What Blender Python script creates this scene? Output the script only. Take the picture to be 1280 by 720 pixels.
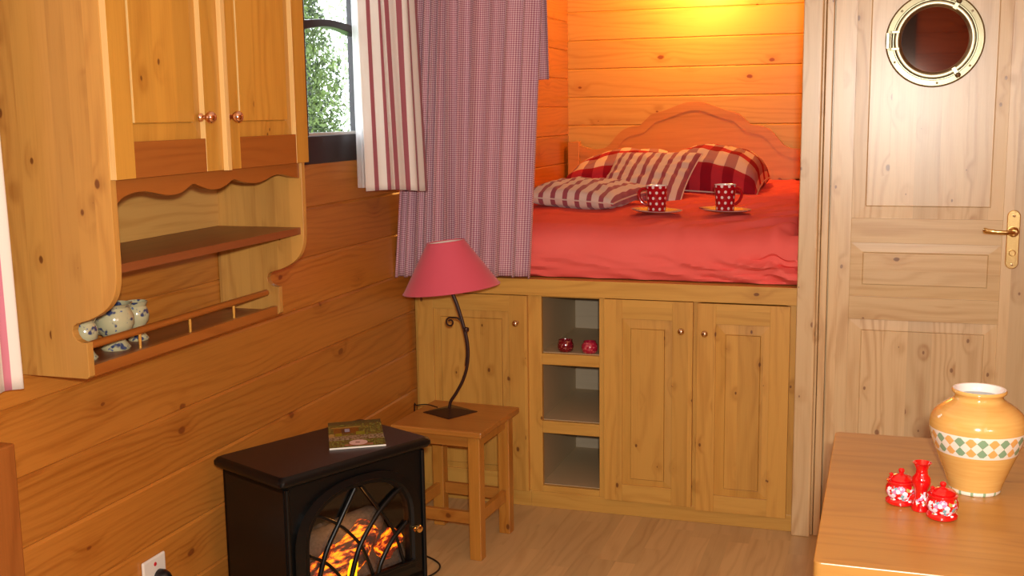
import bpy, bmesh, math, random
from mathutils import Vector, Matrix, noise as mnoise
random.seed(7)
PI = math.pi
for o in list(bpy.data.objects): bpy.data.objects.remove(o, do_unlink=True)
C = bpy.context.scene.collection
scn = bpy.context.scene

# ------------------------------------------------------------------ camera
cam_d = bpy.data.cameras.new('camera'); cam = bpy.data.objects.new('camera', cam_d); C.objects.link(cam)
R = [[0.94950373, 0.31345263, -0.01378792], [0.03520281, -0.15009693, -0.98804437], [-0.31177463, 0.93766644, -0.153552]]
cx, cy, cz = Vector(R[0]), -Vector(R[1]), -Vector(R[2])
M = Matrix((cx, cy, cz)).transposed().to_4x4(); M.translation = (1.668, 0, 1.45)
cam.matrix_world = M
cam_d.sensor_width = 36; cam_d.lens = 1418.8 / 1280 * 36; cam_d.clip_start = 0.02
scn.camera = cam

# ------------------------------------------------------------------ light
scn.view_settings.view_transform = 'Standard'; scn.view_settings.look = 'None'
scn.view_settings.gamma = 1; scn.view_settings.use_curve_mapping = False
scn.view_settings.exposure = 0.0
world = bpy.data.worlds.new('world'); scn.world = world; world.use_nodes = True
world.node_tree.nodes['Background'].inputs[0].default_value = (.86, .93, 1, 1)
world.node_tree.nodes['Background'].inputs[1].default_value = 5.5
def light(name, kind, loc, energy, col, size=.1, size_y=None, aim=None, spread=None, spot=None):
    l = bpy.data.lights.new(name, kind); l.energy = energy; l.color = col
    if kind == 'AREA':
        l.size = size
        if size_y: l.shape = 'RECTANGLE'; l.size_y = size_y
        if spread: l.spread = spread
    else: l.shadow_soft_size = size
    if spot: l.spot_size = spot; l.spot_blend = .6
    o = bpy.data.objects.new(name, l); C.objects.link(o); o.location = loc
    if aim: o.rotation_euler = (Vector(aim) - Vector(loc)).to_track_quat('-Z', 'Y').to_euler()
    return o
light('camera_flash', 'AREA', (1.71, -.03, 1.53), 66, (1, .985, .90), .07, .045, aim=(1.30, 3.8, 1.05))
light('right_side_fill', 'AREA', (2.26, .4, 1.45), 5, (.95, .97, 1), 1.0, .6, aim=(0, .4, 1.45))  # added fill lamp by the right wall, which has no window
light('ceiling_bounce', 'AREA', (1.15, 1.2, 2.30), 9, (1, .93, .78), 2.0, 4.6, aim=(1.15, 1.2, 0))
light('bed_lamp_glow', 'POINT', (.74, 5.72, 2.12), 24, (1, .54, .14), .05)

# ------------------------------------------------------------------ mesh builder
class MB:
    def __init__(s, M=None): s.bm = bmesh.new(); s.M = M; s.uv = s.bm.loops.layers.uv.new('UVMap')
    def v(s, p):
        p = Vector(p)
        return s.bm.verts.new(s.M @ p if s.M is not None else p)
    def f(s, vs, m=0, uv=None, smooth=False):
        try: f = s.bm.faces.new(vs)
        except ValueError: return None
        f.material_index = m; f.smooth = smooth
        if uv:
            for l, q in zip(f.loops, uv): l[s.uv].uv = q
        return f
    def box(s, a, b, m=0, mu=None):
        x0, y0, z0 = [min(a[i], b[i]) for i in range(3)]; x1, y1, z1 = [max(a[i], b[i]) for i in range(3)]
        v = [s.v((x, y, z)) for z in (z0, z1) for y in (y0, y1) for x in (x0, x1)]
        for q in ((0, 2, 3, 1), (4, 5, 7, 6), (0, 1, 5, 4), (2, 6, 7, 3), (0, 4, 6, 2), (1, 3, 7, 5)): s.f([v[i] for i in q], mu if (mu is not None and q == (0, 4, 6, 2)) else m)
        return s
    def prism(s, pts, a, b, axis='z', m=0, smooth=False):
        # pts 2D in the plane across the axis; (x,y) for z, (y,z) for x, (x,z) for y
        def P(p, t):
            return {'z': (p[0], p[1], t), 'x': (t, p[0], p[1]), 'y': (p[0], t, p[1])}[axis]
        lo = [s.v(P(p, a)) for p in pts]; hi = [s.v(P(p, b)) for p in pts]
        s.f(lo[::-1], m); s.f(hi, m); n = len(pts)
        for i in range(n): s.f([lo[i], lo[(i+1) % n], hi[(i+1) % n], hi[i]], m, smooth=smooth)
        return s
    def lathe(s, prof, c=(0, 0, 0), n=40, m=0, axis='z', cap=True, arc=None):
        rings = []
        for r, h in prof:
            ring = []
            for k in range(n):
                a = 2*PI*k/n
                p = (r*math.cos(a), r*math.sin(a), h)
                if axis == 'x': p = (p[2], p[0], p[1])
                if axis == 'y': p = (p[0], p[2], -p[1])
                ring.append(s.v((c[0]+p[0], c[1]+p[1], c[2]+p[2])))
            rings.append(ring)
        for i in range(len(rings)-1):
            for k in range(n):
                k2 = (k+1) % n
                u0, u1 = k/n, (k+1)/n; v0 = prof[i][1]; v1 = prof[i+1][1]
                s.f([rings[i][k], rings[i][k2], rings[i+1][k2], rings[i+1][k]], m, [(u0, v0), (u1, v0), (u1, v1), (u0, v1)], True)
        if cap:
            if prof[0][0] > 1e-4: s.f(rings[0][::-1], m)
            if prof[-1][0] > 1e-4: s.f(rings[-1], m)
        return s
    def tube(s, pts, r, n=10, m=0, closed=False, flat=None):
        pts = [Vector(p) for p in pts]; rings = []; N = len(pts); up = None
        for i, p in enumerate(pts):
            a = pts[i-1] if (i > 0 or closed) else p; b = pts[(i+1) % N] if (i < N-1 or closed) else p
            t = (b-a).normalized()
            if up is None: up = t.orthogonal().normalized()
            up = (up - t*up.dot(t)).normalized(); w = t.cross(up)
            rr = r[i] if isinstance(r, (list, tuple)) else r
            rings.append([s.v(p + up*rr*math.cos(2*PI*k/n) + w*rr*(flat or 1)*math.sin(2*PI*k/n)) for k in range(n)])
        for i in range(N if closed else N-1):
            A, B = rings[i], rings[(i+1) % N]
            for k in range(n): s.f([A[k], A[(k+1) % n], B[(k+1) % n], B[k]], m, smooth=True)
        if not closed: s.f(rings[0][::-1], m); s.f(rings[-1], m)
        return s
    def grid(s, fn, nu, nv, m=0, uvf=None, closed_u=False):
        g = [[s.v(fn(i/nu, j/nv)) for j in range(nv+1)] for i in range(nu+1)]
        for i in range(nu):
            for j in range(nv):
                uv = None
                if uvf: uv = [uvf(i/nu, j/nv), uvf((i+1)/nu, j/nv), uvf((i+1)/nu, (j+1)/nv), uvf(i/nu, (j+1)/nv)]
                s.f([g[i][j], g[i+1][j], g[i+1][j+1], g[i][j+1]], m, uv, True)
        return g
    def build(s, name, mats, parent=None, bevel=0, solid=0, weld=False, seg=2):
        if weld: bmesh.ops.remove_doubles(s.bm, verts=s.bm.verts, dist=1e-5)
        bmesh.ops.recalc_face_normals(s.bm, faces=s.bm.faces)
        for e in s.bm.edges:
            if len(e.link_faces) == 2 and e.calc_face_angle(0) > .75: e.smooth = False
        me = bpy.data.meshes.new(name); s.bm.to_mesh(me); s.bm.free()
        for m in (mats if isinstance(mats, (list, tuple)) else [mats]): me.materials.append(m)
        o = bpy.data.objects.new(name, me); C.objects.link(o)
        if solid: md = o.modifiers.new('solid', 'SOLIDIFY'); md.thickness = solid; md.offset = 0
        if bevel: md = o.modifiers.new('bevel', 'BEVEL'); md.width = bevel; md.segments = seg; md.limit_method = 'ANGLE'; md.angle_limit = .6; md.harden_normals = False
        if parent:
            o.parent = parent
            if parent.type == 'EMPTY' and parent.get('world_built', True) and not parent.get('local', False): o.location = -Vector(parent['org'])
        return o
def thing(name, loc, label, cat, group=None, rz=0, local=False):
    o = bpy.data.objects.new(name, None); C.objects.link(o); o.empty_display_size = .05
    o.location = loc; o.rotation_euler = (0, 0, rz); o['org'] = list(loc); o['local'] = local
    o['label'] = label; o['category'] = cat
    if group: o['group'] = group
    return o
def tag(o, label, cat, group=None, kind=None):
    o['label'] = label; o['category'] = cat
    if group: o['group'] = group
    if kind: o['kind'] = kind
    return o
def struct(o, label=None):
    o['kind'] = 'structure'
    if label: o['label'] = label
    return o
def smoothpts(P, n=6, closed=False):
    P = [Vector(p) for p in P]; out = []; N = len(P)
    for i in range(N if closed else N-1):
        p1, p2 = P[i], P[(i+1) % N]
        p0 = P[i-1] if (i > 0 or closed) else p1*2-p2
        p3 = P[(i+2) % N] if (i < N-2 or closed) else p2*2-p1
        for k in range(n):
            t = k/n
            out.append(.5*((2*p1)+(p2-p0)*t+(2*p0-5*p1+4*p2-p3)*t*t+(3*p1-p0-3*p2+p3)*t**3))
    if not closed: out.append(P[-1])
    return out

# ------------------------------------------------------------------ materials
def srgb(r, g, b):
    f = lambda c: (c/255/12.92) if c/255 <= .04045 else ((c/255+.055)/1.055)**2.4
    return (f(r), f(g), f(b), 1)
class G:
    def __init__(s, name):
        s.mat = bpy.data.materials.new(name); s.mat.use_nodes = True; s.nt = s.mat.node_tree
        s.b = s.nt.nodes['Principled BSDF']; s.out = s.nt.nodes['Material Output']
    def n(s, t, **kw):
        nd = s.nt.nodes.new(t)
        for k, v in kw.items(): setattr(nd, k, v)
        return nd
    def put(s, sock, v):
        if hasattr(v, 'is_linked') or isinstance(v, bpy.types.NodeSocket): s.nt.links.new(v, sock)
        else: sock.default_value = v
    def m(s, op, a, b=0, c=0):
        nd = s.n('ShaderNodeMath', operation=op); s.put(nd.inputs[0], a); s.put(nd.inputs[1], b); s.put(nd.inputs[2], c); return nd.outputs[0]
    def mix(s, f, a, b, mode='MIX'):
        nd = s.n('ShaderNodeMix', data_type='RGBA', blend_type=mode); s.put(nd.inputs[0], f); s.put(nd.inputs[6], a); s.put(nd.inputs[7], b); return nd.outputs[2]
    def xyz(s, v):
        nd = s.n('ShaderNodeSeparateXYZ'); s.nt.links.new(v, nd.inputs[0]); return nd.outputs
    def vec(s, x, y, z=0):
        nd = s.n('ShaderNodeCombineXYZ'); s.put(nd.inputs[0], x); s.put(nd.inputs[1], y); s.put(nd.inputs[2], z); return nd.outputs[0]
    def coord(s, w='Object'): return s.n('ShaderNodeTexCoord').outputs[w]
    def noise(s, v, scale, detail=3, rough=.5):
        nd = s.n('ShaderNodeTexNoise'); s.put(nd.inputs['Vector'], v); nd.inputs['Scale'].default_value = scale; nd.inputs['Detail'].default_value = detail; nd.inputs['Roughness'].default_value = rough; return nd.outputs['Fac']
    def ramp(s, v, a, b, lo=0, hi=1):
        nd = s.n('ShaderNodeMapRange', interpolation_type='SMOOTHSTEP'); s.put(nd.inputs[0], v); nd.inputs[1].default_value = a; nd.inputs[2].default_value = b; nd.inputs[3].default_value = lo; nd.inputs[4].default_value = hi; return nd.outputs[0]
    def white(s, v):
        nd = s.n('ShaderNodeTexWhiteNoise', noise_dimensions='1D'); s.put(nd.inputs['W'], v); return nd.outputs[0]
    def set(s, **kw):
        for k, v in kw.items(): s.put(s.b.inputs[k.replace('_', ' ')], v)
        return s.mat
    def bump(s, h, strength=.3, dist=.002):
        nd = s.n('ShaderNodeBump'); nd.inputs['Strength'].default_value = strength; nd.inputs['Distance'].default_value = dist; s.put(nd.inputs['Height'], h); s.nt.links.new(nd.outputs[0], s.b.inputs['Normal'])
def plain(name, col, rough=.5, metal=0, **kw):
    g = G(name); return g.set(Base_Color=col, Roughness=rough, Metallic=metal, **kw)

def wood(name, col, dark, knot=srgb(90, 45, 15), grain='z', wid='x', w=.09, off=0., var=.22, rough=.35, knots=.45, kscale=7., ring=34, L=0, rs=.55, coat=0., fib=.25, spec=.5):
    g = G(name); p = g.xyz(g.coord()); ax = {'x': 0, 'y': 1, 'z': 2}
    a = p[ax[grain]]; c = p[ax[wid]]; t = p[3-ax[grain]-ax[wid]]
    idx = g.m('FLOOR', g.m('DIVIDE', g.m('SUBTRACT', c, off), w))
    r = g.white(idx)
    if L:
        i2 = g.m('FLOOR', g.m('ADD', g.m('DIVIDE', a, L), g.m('MULTIPLY', r, 7.3)))
        r = g.white(g.m('ADD', g.m('MULTIPLY', idx, 13.7), i2))
    r2 = g.white(g.m('ADD', g.m('MULTIPLY', r, 91), 3.3))
    A = g.m('ADD', a, g.m('MULTIPLY', r, 37)); T = g.m('ADD', c, g.m('MULTIPLY', t, .7))
    Cc = g.m('ADD', T, g.m('MULTIPLY', r2, 11))
    vo = g.n('ShaderNodeTexVoronoi', voronoi_dimensions='2D'); vo.inputs['Scale'].default_value = 1; vo.inputs['Randomness'].default_value = 1
    g.nt.links.new(g.vec(g.m('MULTIPLY', A, kscale*.62), g.m('MULTIPLY', Cc, kscale)), vo.inputs['Vector'])
    d = g.m('ADD', vo.outputs['Distance'], g.m('MULTIPLY', g.m('SUBTRACT', g.noise(g.vec(A, Cc), 22, 2), .5), .07)); has = g.m('LESS_THAN', g.xyz(vo.outputs['Color'])[0], knots)
    ksz = g.m('MULTIPLY_ADD', g.xyz(vo.outputs['Color'])[1], .055, .018)
    kd = g.m('ADD', d, g.m('MULTIPLY', g.noise(g.vec(A, Cc), 60, 2), .02))
    km = g.m('MULTIPLY', g.m('SUBTRACT', 1, g.ramp(g.m('DIVIDE', kd, ksz), .7, 1.15)), has)
    halo = g.m('MULTIPLY', g.m('SUBTRACT', 1, g.ramp(d, .03, .28)), has)
    n1 = g.noise(g.vec(g.m('MULTIPLY', A, 1.3), g.m('MULTIPLY', Cc, 6), r), 1, 2)
    ph = g.m('ADD', g.m('MULTIPLY', Cc, ring), g.m('ADD', g.m('MULTIPLY', n1, 6.5), g.m('MULTIPLY', halo, .8)))
    rg = g.m('MULTIPLY_ADD', g.m('SINE', g.m('MULTIPLY', ph, 6.283)), .5, .5)
    rg = g.m('MULTIPLY', g.m('POWER', rg, 2.2), g.ramp(g.noise(g.vec(g.m('MULTIPLY', A, .9), g.m('MULTIPLY', Cc, 14), 3), 1, 2), .38, .6, .25, 1))
    fb = g.noise(g.vec(g.m('MULTIPLY', A, 6), g.m('MULTIPLY', Cc, 210)), 1, 4, .65)
    big = g.noise(g.vec(g.m('MULTIPLY', A, 1.1), g.m('MULTIPLY', Cc, 9)), 1, 2)
    f = g.m('ADD', g.m('MULTIPLY', rg, rs), g.m('MULTIPLY', g.m('SUBTRACT', fb, .5), fib*3))
    f = g.m('ADD', f, g.m('MULTIPLY', g.m('SUBTRACT', big, .45), .7)); f = g.m('ADD', f, g.m('MULTIPLY', halo, .30))
    nd = g.n('ShaderNodeClamp'); g.put(nd.inputs[0], f)
    base = g.mix(nd.outputs[0], col, dark)
    hs = g.n('ShaderNodeHueSaturation'); g.put(hs.inputs['Value'], g.m('MULTIPLY_ADD', r2, var, 1-var*.55)); g.put(hs.inputs['Color'], base)
    base = g.mix(g.m('MULTIPLY', km, .86), hs.outputs[0], knot)
    g.bump(g.m('ADD', rg, fb), .06, .001)
    return g.set(Base_Color=base, Roughness=rough, Coat_Weight=coat, Coat_Roughness=.3, Specular_IOR_Level=spec*.8)

ORG, ORGD = srgb(188, 120, 46), srgb(146, 78, 18)
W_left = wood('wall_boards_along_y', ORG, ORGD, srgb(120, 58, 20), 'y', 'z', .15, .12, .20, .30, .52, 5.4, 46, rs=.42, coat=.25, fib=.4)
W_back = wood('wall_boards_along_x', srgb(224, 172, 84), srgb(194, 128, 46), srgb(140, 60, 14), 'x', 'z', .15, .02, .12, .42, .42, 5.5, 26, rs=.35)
W_pale = wood('flash_lit_pine_edge', srgb(218, 178, 112), srgb(190, 140, 76), srgb(150, 96, 60), 'z', 'x', .3, .0, .05, .4, .3, 7, 20, rs=.25)  # paler tone on edges facing the flash, its light put into the colour
W_cab = wood('cabinet_pine_upright', srgb(204, 152, 70), srgb(166, 110, 38), srgb(100, 50, 14), 'z', 'x', .085, .01, .20, .40, .62, 10, 24, rs=.32, coat=.15)
W_cabh = wood('cabinet_pine_level', srgb(206, 156, 74), srgb(168, 112, 40), srgb(105, 55, 18), 'x', 'z', .09, .05, .1, .36, .3, 7, 26, rs=.32, coat=.15)
W_unit = wood('shelf_unit_pine_upright', srgb(196, 142, 56), srgb(156, 98, 26), srgb(105, 55, 18), 'z', 'y', .075, .01, .2, .36, .45, 8, 22, rs=.3, coat=.2)
W_unitp = wood('shelf_unit_side_pine', srgb(186, 136, 66), srgb(140, 88, 34), srgb(96, 48, 16), 'z', 'x', .042, .01, .26, .36, .7, 9, 18, rs=.28, coat=.2)
W_unith = wood('shelf_unit_stained_rail', srgb(156, 90, 32), srgb(130, 66, 16), srgb(120, 55, 18), 'y', 'z', .2, 0, .1, .34, .1, 6, 30, rs=.4, coat=.2)
W_shelf = wood('dark_stained_shelf', srgb(128, 70, 34), srgb(98, 48, 20), srgb(70, 30, 10), 'y', 'x', .3, 0, .1, .38, .05, 6, 26, rs=.5, coat=.1)
W_door = wood('pale_spruce_upright', srgb(218, 184, 134), srgb(182, 134, 80), srgb(130, 84, 48), 'z', 'x', .075, .02, .24, .36, .6, 8.5, 26, rs=.55, coat=.85)
W_doorh = wood('pale_spruce_level', srgb(216, 182, 130), srgb(184, 136, 80), srgb(120, 74, 40), 'x', 'z', .11, .04, .08, .36, .5, 7, 26, rs=.4, coat=.35)
W_stool = wood('stool_pine_upright', srgb(186, 124, 48), srgb(148, 86, 22), srgb(100, 50, 15), 'z', 'x', .3, -.15, .1, .34, .15, 8, 34, rs=.35, coat=.2)
W_stoolx = wood('stool_pine_level', srgb(180, 116, 46), srgb(146, 82, 22), srgb(100, 50, 15), 'x', 'y', .08, .0, .12, .34, .15, 8, 34, rs=.35, coat=.2)
W_table = wood('table_top_pine', srgb(178, 128, 62), srgb(144, 92, 36), srgb(120, 66, 30), 'x', 'y', .095, .05, .14, .36, .4, 6, 22, rs=.35, coat=.25)
W_dark = wood('bench_stained_pine', srgb(156, 92, 38), srgb(126, 66, 22), srgb(80, 36, 12), 'z', 'x', .2, -.1, .1, .4, .1, 8, 28, rs=.4)
W_floor = wood('floor_laminate', srgb(206, 170, 116), srgb(174, 132, 84), srgb(150, 100, 60), 'y', 'x', .066, .01, .17, .38, .0, 5, 22, L=.42, rs=.4, fib=.2)
W_rear = wood('rear_wall_boards', srgb(150, 86, 44), srgb(112, 58, 26), srgb(70, 32, 12), 'x', 'z', .15, .02, .15, .5, .4, 5, 30)
W_greyh = wood('niche_lining_grey', srgb(172, 152, 126), srgb(146, 126, 102), srgb(120, 100, 80), 'x', 'z', .3, 0, .05, .55, .0, 5, 30, rs=.2)
M_nichegrey = plain('niche_melamine_grey', srgb(186, 160, 122), .5)
M_black = plain('black_painted_steel', srgb(11, 11, 11), .36, 0, Specular_IOR_Level=.28)
def brown_black():
    g = G('stove_top_enamel'); n = g.noise(g.coord(), 420, 2)
    g.bump(n, .15, .0006); return g.set(Base_Color=srgb(36, 19, 13), Roughness=.45)
M_top = brown_black()
M_brass = plain('brass', srgb(236, 204, 138), .22, 1)
M_pbrass = plain('satin_brass', srgb(158, 150, 122), .34, 1)
M_copper = plain('copper_knob', srgb(228, 180, 152), .12, 1)
M_chrome = plain('polished_nickel', srgb(225, 200, 165), .12, 1)
M_iron = plain('rust_brown_iron', srgb(58, 32, 24), .4, .3)
M_dark = plain('dark_window_frame', srgb(36, 28, 26), .28)
M_white = plain('white_plastic', srgb(232, 226, 216), .35)
M_blackp = plain('black_plastic', srgb(18, 18, 20), .35)
M_redp = plain('red_dot', srgb(200, 40, 50), .4)
M_gap = plain('shadow_gap_timber', srgb(95, 58, 24), .7)
M_ivory = plain('lampshade_lining', srgb(240, 225, 215), .7)
M_piping = plain('pale_piping_cord', srgb(222, 205, 190), .8)

def cloth_bump(g, scale=1, s=.25):
    g.bump(g.noise(g.coord('UV'), 900*scale, 1), s, .0006)
def stripes(name, cols, widths, axis=0, rough=.9, trans=0., wob=0):
    g = G(name); uv = g.xyz(g.coord('UV')); tot = sum(widths)
    f = g.m('FRACT', g.m('DIVIDE', uv[axis], tot)); col = cols[0]; acc = 0
    for i in range(1, len(cols)):
        acc += widths[i-1]/tot; col = g.mix(g.m('GREATER_THAN', f, acc), col, cols[i])
    cloth_bump(g)
    g.set(Base_Color=col, Roughness=rough, Sheen_Weight=.2, Specular_IOR_Level=.2)
    if trans:
        tr = g.n('ShaderNodeBsdfTranslucent'); g.put(tr.inputs[0], col); mx = g.n('ShaderNodeMixShader'); mx.inputs[0].default_value = trans
        g.nt.links.new(g.b.outputs[0], mx.inputs[1]); g.nt.links.new(tr.outputs[0], mx.inputs[2]); g.nt.links.new(mx.outputs[0], g.out.inputs[0])
    return g.mat
CREAM = srgb(238, 230, 216); ROSE = srgb(178, 100, 108); DRED = srgb(158, 28, 42)
M_curtstripe = stripes('rose_striped_cotton', [srgb(250, 247, 242), srgb(182, 108, 120)], [.043, .024], trans=.25)
M_farcurt = stripes('pink_striped_cotton', [srgb(236, 228, 218), srgb(214, 132, 150)], [.034, .018], trans=.2)
M_cush = stripes('rose_cushion_stripe', [srgb(222, 206, 190), srgb(158, 82, 92)], [.030, .020])
M_cushs = stripes('rose_small_cushion_stripe', [srgb(222, 206, 190), srgb(158, 82, 92)], [.034, .022])
def check(name, per, light, mid, dark):
    g = G(name); uv = g.xyz(g.coord('UV'))
    a = g.m('LESS_THAN', g.m('FRACT', g.m('DIVIDE', uv[0], per)), .5); b = g.m('LESS_THAN', g.m('FRACT', g.m('DIVIDE', uv[1], per)), .5)
    s = g.m('ADD', a, b)
    col = g.mix(g.m('GREATER_THAN', s, .5), light, mid); col = g.mix(g.m('GREATER_THAN', s, 1.5), col, dark)
    cloth_bump(g)
    return g, col
g, c_ = check('gingham_purple', .0074, srgb(228, 200, 200), srgb(198, 142, 154), srgb(150, 84, 106)); M_ging = g.set(Base_Color=c_, Roughness=.9, Specular_IOR_Level=.15, Sheen_Weight=.2)
g = G('red_big_check'); uv = g.xyz(g.coord('UV'))
a = g.m('LESS_THAN', g.m('FRACT', g.m('DIVIDE', uv[0], .104)), .5); b = g.m('LESS_THAN', g.m('FRACT', g.m('DIVIDE', uv[1], .155)), .36)
c_ = g.mix(a, srgb(226, 204, 184), srgb(172, 124, 126)); d_ = g.mix(a, srgb(186, 52, 62), srgb(146, 22, 38)); c_ = g.mix(b, c_, d_); cloth_bump(g)
M_check = g.set(Base_Color=c_, Roughness=.9, Specular_IOR_Level=.15)
g = G('white_net_curtain'); tr = g.n('ShaderNodeBsdfTranslucent'); tr.inputs[0].default_value = (.95, .95, .95, 1); tp = g.n('ShaderNodeBsdfTransparent'); g.set(Base_Color=(.92, .92, .92, 1), Roughness=.9)
m1 = g.n('ShaderNodeMixShader'); m1.inputs[0].default_value = .6; m2 = g.n('ShaderNodeMixShader'); m2.inputs[0].default_value = .12
g.nt.links.new(g.b.outputs[0], m1.inputs[1]); g.nt.links.new(tr.outputs[0], m1.inputs[2]); g.nt.links.new(m1.outputs[0], m2.inputs[1]); g.nt.links.new(tp.outputs[0], m2.inputs[2]); g.nt.links.new(m2.outputs[0], g.out.inputs[0]); M_net = g.mat
g = G('coral_duvet_cotton'); n_ = g.noise(g.coord(), 5, 3); c_ = g.mix(n_, srgb(234, 96, 88), srgb(242, 114, 106)); g.bump(g.noise(g.coord(), 300, 2), .2, .0008)
M_duvet = g.set(Base_Color=c_, Roughness=.9, Specular_IOR_Level=.1)
g = G('raspberry_lampshade_fabric'); g.bump(g.noise(g.coord(), 700, 2), .2, .0006); M_shade = g.set(Base_Color=srgb(210, 80, 98), Roughness=.8, Sheen_Weight=.2)
g = G('glass_pane'); M_glass = g.set(Base_Color=(1, 1, 1, 1), Roughness=.0, Transmission_Weight=1, IOR=1.05)
def dark_glass(name, tint, mixf):
    g = G(name); tp = g.n('ShaderNodeBsdfTransparent'); tp.inputs[0].default_value = tint
    gl = g.n('ShaderNodeBsdfGlossy'); gl.inputs['Roughness'].default_value = .02; gl.inputs[0].default_value = (1, 1, 1, 1)
    mx = g.n('ShaderNodeMixShader'); mx.inputs[0].default_value = mixf
    g.nt.links.new(tp.outputs[0], mx.inputs[1]); g.nt.links.new(gl.outputs[0], mx.inputs[2]); g.nt.links.new(mx.outputs[0], g.out.inputs[0]); return g.mat
M_firegl = dark_glass('smoked_stove_glass', (.8, .74, .70, 1), .07)
g = G('porthole_dark_glass'); M_port = g.set(Base_Color=(.75, .52, .44, 1), Roughness=.03, Metallic=1)

# ------------------------------------------------------------------ room shell
D = 3.86; YB = 6.03; XR = 2.30; YR = -1.2; ZC = 2.32
o = MB().box((-.1, YR-.1, -.04), (XR+.1, YB+.15, 0)).build('floor', W_floor); struct(o)
o = MB().box((-.1, YR-.1, ZC), (XR+.1, YB+.15, ZC+.05)).build('ceiling', wood('ceiling_boards', srgb(214, 160, 98), srgb(186, 124, 66), srgb(120, 66, 30), 'y', 'x', .12, 0, .15, .5)); struct(o)
def board_prof(z0, z1, c=.0045, d=.02):   # (depth outwards, z)
    return [(-d, z0), (-c, z0), (0, z0+c), (0, z1-c*1.4), (-c, z1), (-d, z1)]
WY0, WY1, WZ0, WZ1 = 3.00, 3.50, 1.30, 2.02
mb = MB(); z = .12-.15
while z < ZC:
    z0, z1 = max(z, 0), min(z+.15, ZC)
    segs = [(YR, WY0), (WY1, YB+.1)] if (z1 > WZ0+.02 and z0 < WZ1-.02) else [(YR, YB+.1)]
    for a, b in segs: mb.prism([(p[0], p[1]) for p in board_prof(z0, z1)], a, b, 'y')
    z += .15
mb.box((-.06, YR, 0), (-.02, WY0, ZC)); mb.box((-.06, WY1, 0), (-.02, YB+.1, ZC)); mb.box((-.06, WY0, 0), (-.02, WY1, WZ0)); mb.box((-.06, WY0, WZ1), (-.02, WY1, ZC))
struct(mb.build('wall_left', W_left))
mb = MB(); z = .02; mb.box((-.02, YB, 0), (1.42, YB+.03, .02))
while z < ZC:
    z0, z1 = z, min(z+.15, ZC)
    mb.prism([(YB-p[0], p[1]) for p in board_prof(z0, z1)], -.02, 1.42, 'x')
    z += .15
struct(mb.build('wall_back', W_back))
struct(MB().box((1.405, D+.06, 0), (1.45, YB+.1, ZC)).build('wall_alcove_right', W_left))
mb = MB(); struct(MB().box((XR, YR-.1, 0), (XR+.06, D+.5, ZC)).build('wall_right', W_left))
mb = MB(); z = .02
while z < ZC: mb.prism([(YR+p[0], p[1]) for p in board_prof(z, min(z+.15, ZC))], -.02, XR, 'x'); z += .15
struct(mb.build('wall_rear', W_rear))
# unseen dark panel added at the rear so the porthole mirrors a dark strip
do = struct(MB().box((.95, YR+.001, 0), (1.82, YR+.05, 2.22)).build('rear_dark_panel', plain('dark_blue_panel', srgb(22, 26, 40), .4), bevel=.004))
struct(MB().box((1.455, D+.03, 0), (XR, D+.09, ZC)).build('wall_front', W_door))
# pillar at the bed opening
struct(MB().box((1.392, D-.035, 0), (1.453, D+.06, ZC)).build('trim_1', W_door, bevel=.003))
mb = MB(); mb.box((1.453, D-.012, 0), (1.461, D+.03, ZC)); mb.box((1.463, D-.016, 0), (1.486, D+.03, ZC)); struct(mb.build('trim_2', W_door, bevel=.0025))
struct(MB().box((2.115, D-.02, 0), (2.18, D+.03, ZC)).build('trim_3', W_door, bevel=.003))

# ---- panelled door helper: local u (across), v (up), w (towards the viewer)
def fielded(mb, o, i, wo, wi, step, m=0, ms=None):
    (a0, b0, a1, b1), (c0, d0, c1, d1) = o, i
    q = [[(a0, b0, wo), (a1, b0, wo), (a1, b1, wo), (a0, b1, wo)], [(c0, d0, wi), (c1, d0, wi), (c1, d1, wi), (c0, d1, wi)]]
    for e, ww in ((.0002, wi-.003), (.0016, wi-.003), (.0022, wi+step)): q.append([(c0+e, d0+e, ww), (c1-e, d0+e, ww), (c1-e, d1-e, ww), (c0+e, d1-e, ww)])
    e2 = .006; q.append([(c0+e2, d0+e2, wi+step), (c1-e2, d0+e2, wi+step), (c1-e2, d1-e2, wi+step), (c0+e2, d1-e2, wi+step)])
    V = [[mb.v(p) for p in r] for r in q]
    for j_, (A, B) in enumerate(zip(V, V[1:])):
        for k in range(4): mb.f([A[k], A[(k+1) % 4], B[(k+1) % 4], B[k]], ms if (ms is not None and j_ == 3 and k == 3) else m)
    mb.f(V[-1], m)
MZ_cab = Matrix(((1, 0, 0, 0), (0, 0, -1, D), (0, 1, 0, 0), (0, 0, 0, 1)))           # u->x v->z w->-y
def MZ_unit(x): return Matrix(((0, 0, 1, x), (1, 0, 0, 0), (0, 1, 0, 0), (0, 0, 0, 1)))  # u->y v->z w->+x
def add_frame_door(mb, r, po, pi, w0, w1, mh=1, rec=.009):
    u0, v0, u1, v1 = r; a0, b0, a1, b1 = po
    mb.box((u0, v0, w0), (a0, v1, w1)); mb.box((a1, v0, w0), (u1, v1, w1))
    mb.box((a0, v0, w0), (a1, b0, w1-.0006), mh); mb.box((a0, b1, w0), (a1, v1, w1-.0006), mh)
    mb.box((a0-.001, b0-.001, w0), (a1+.001, b1+.001, w0+.002))
    fielded(mb, po, pi, w1-.0075, w1-.0052, .0035)

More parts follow.
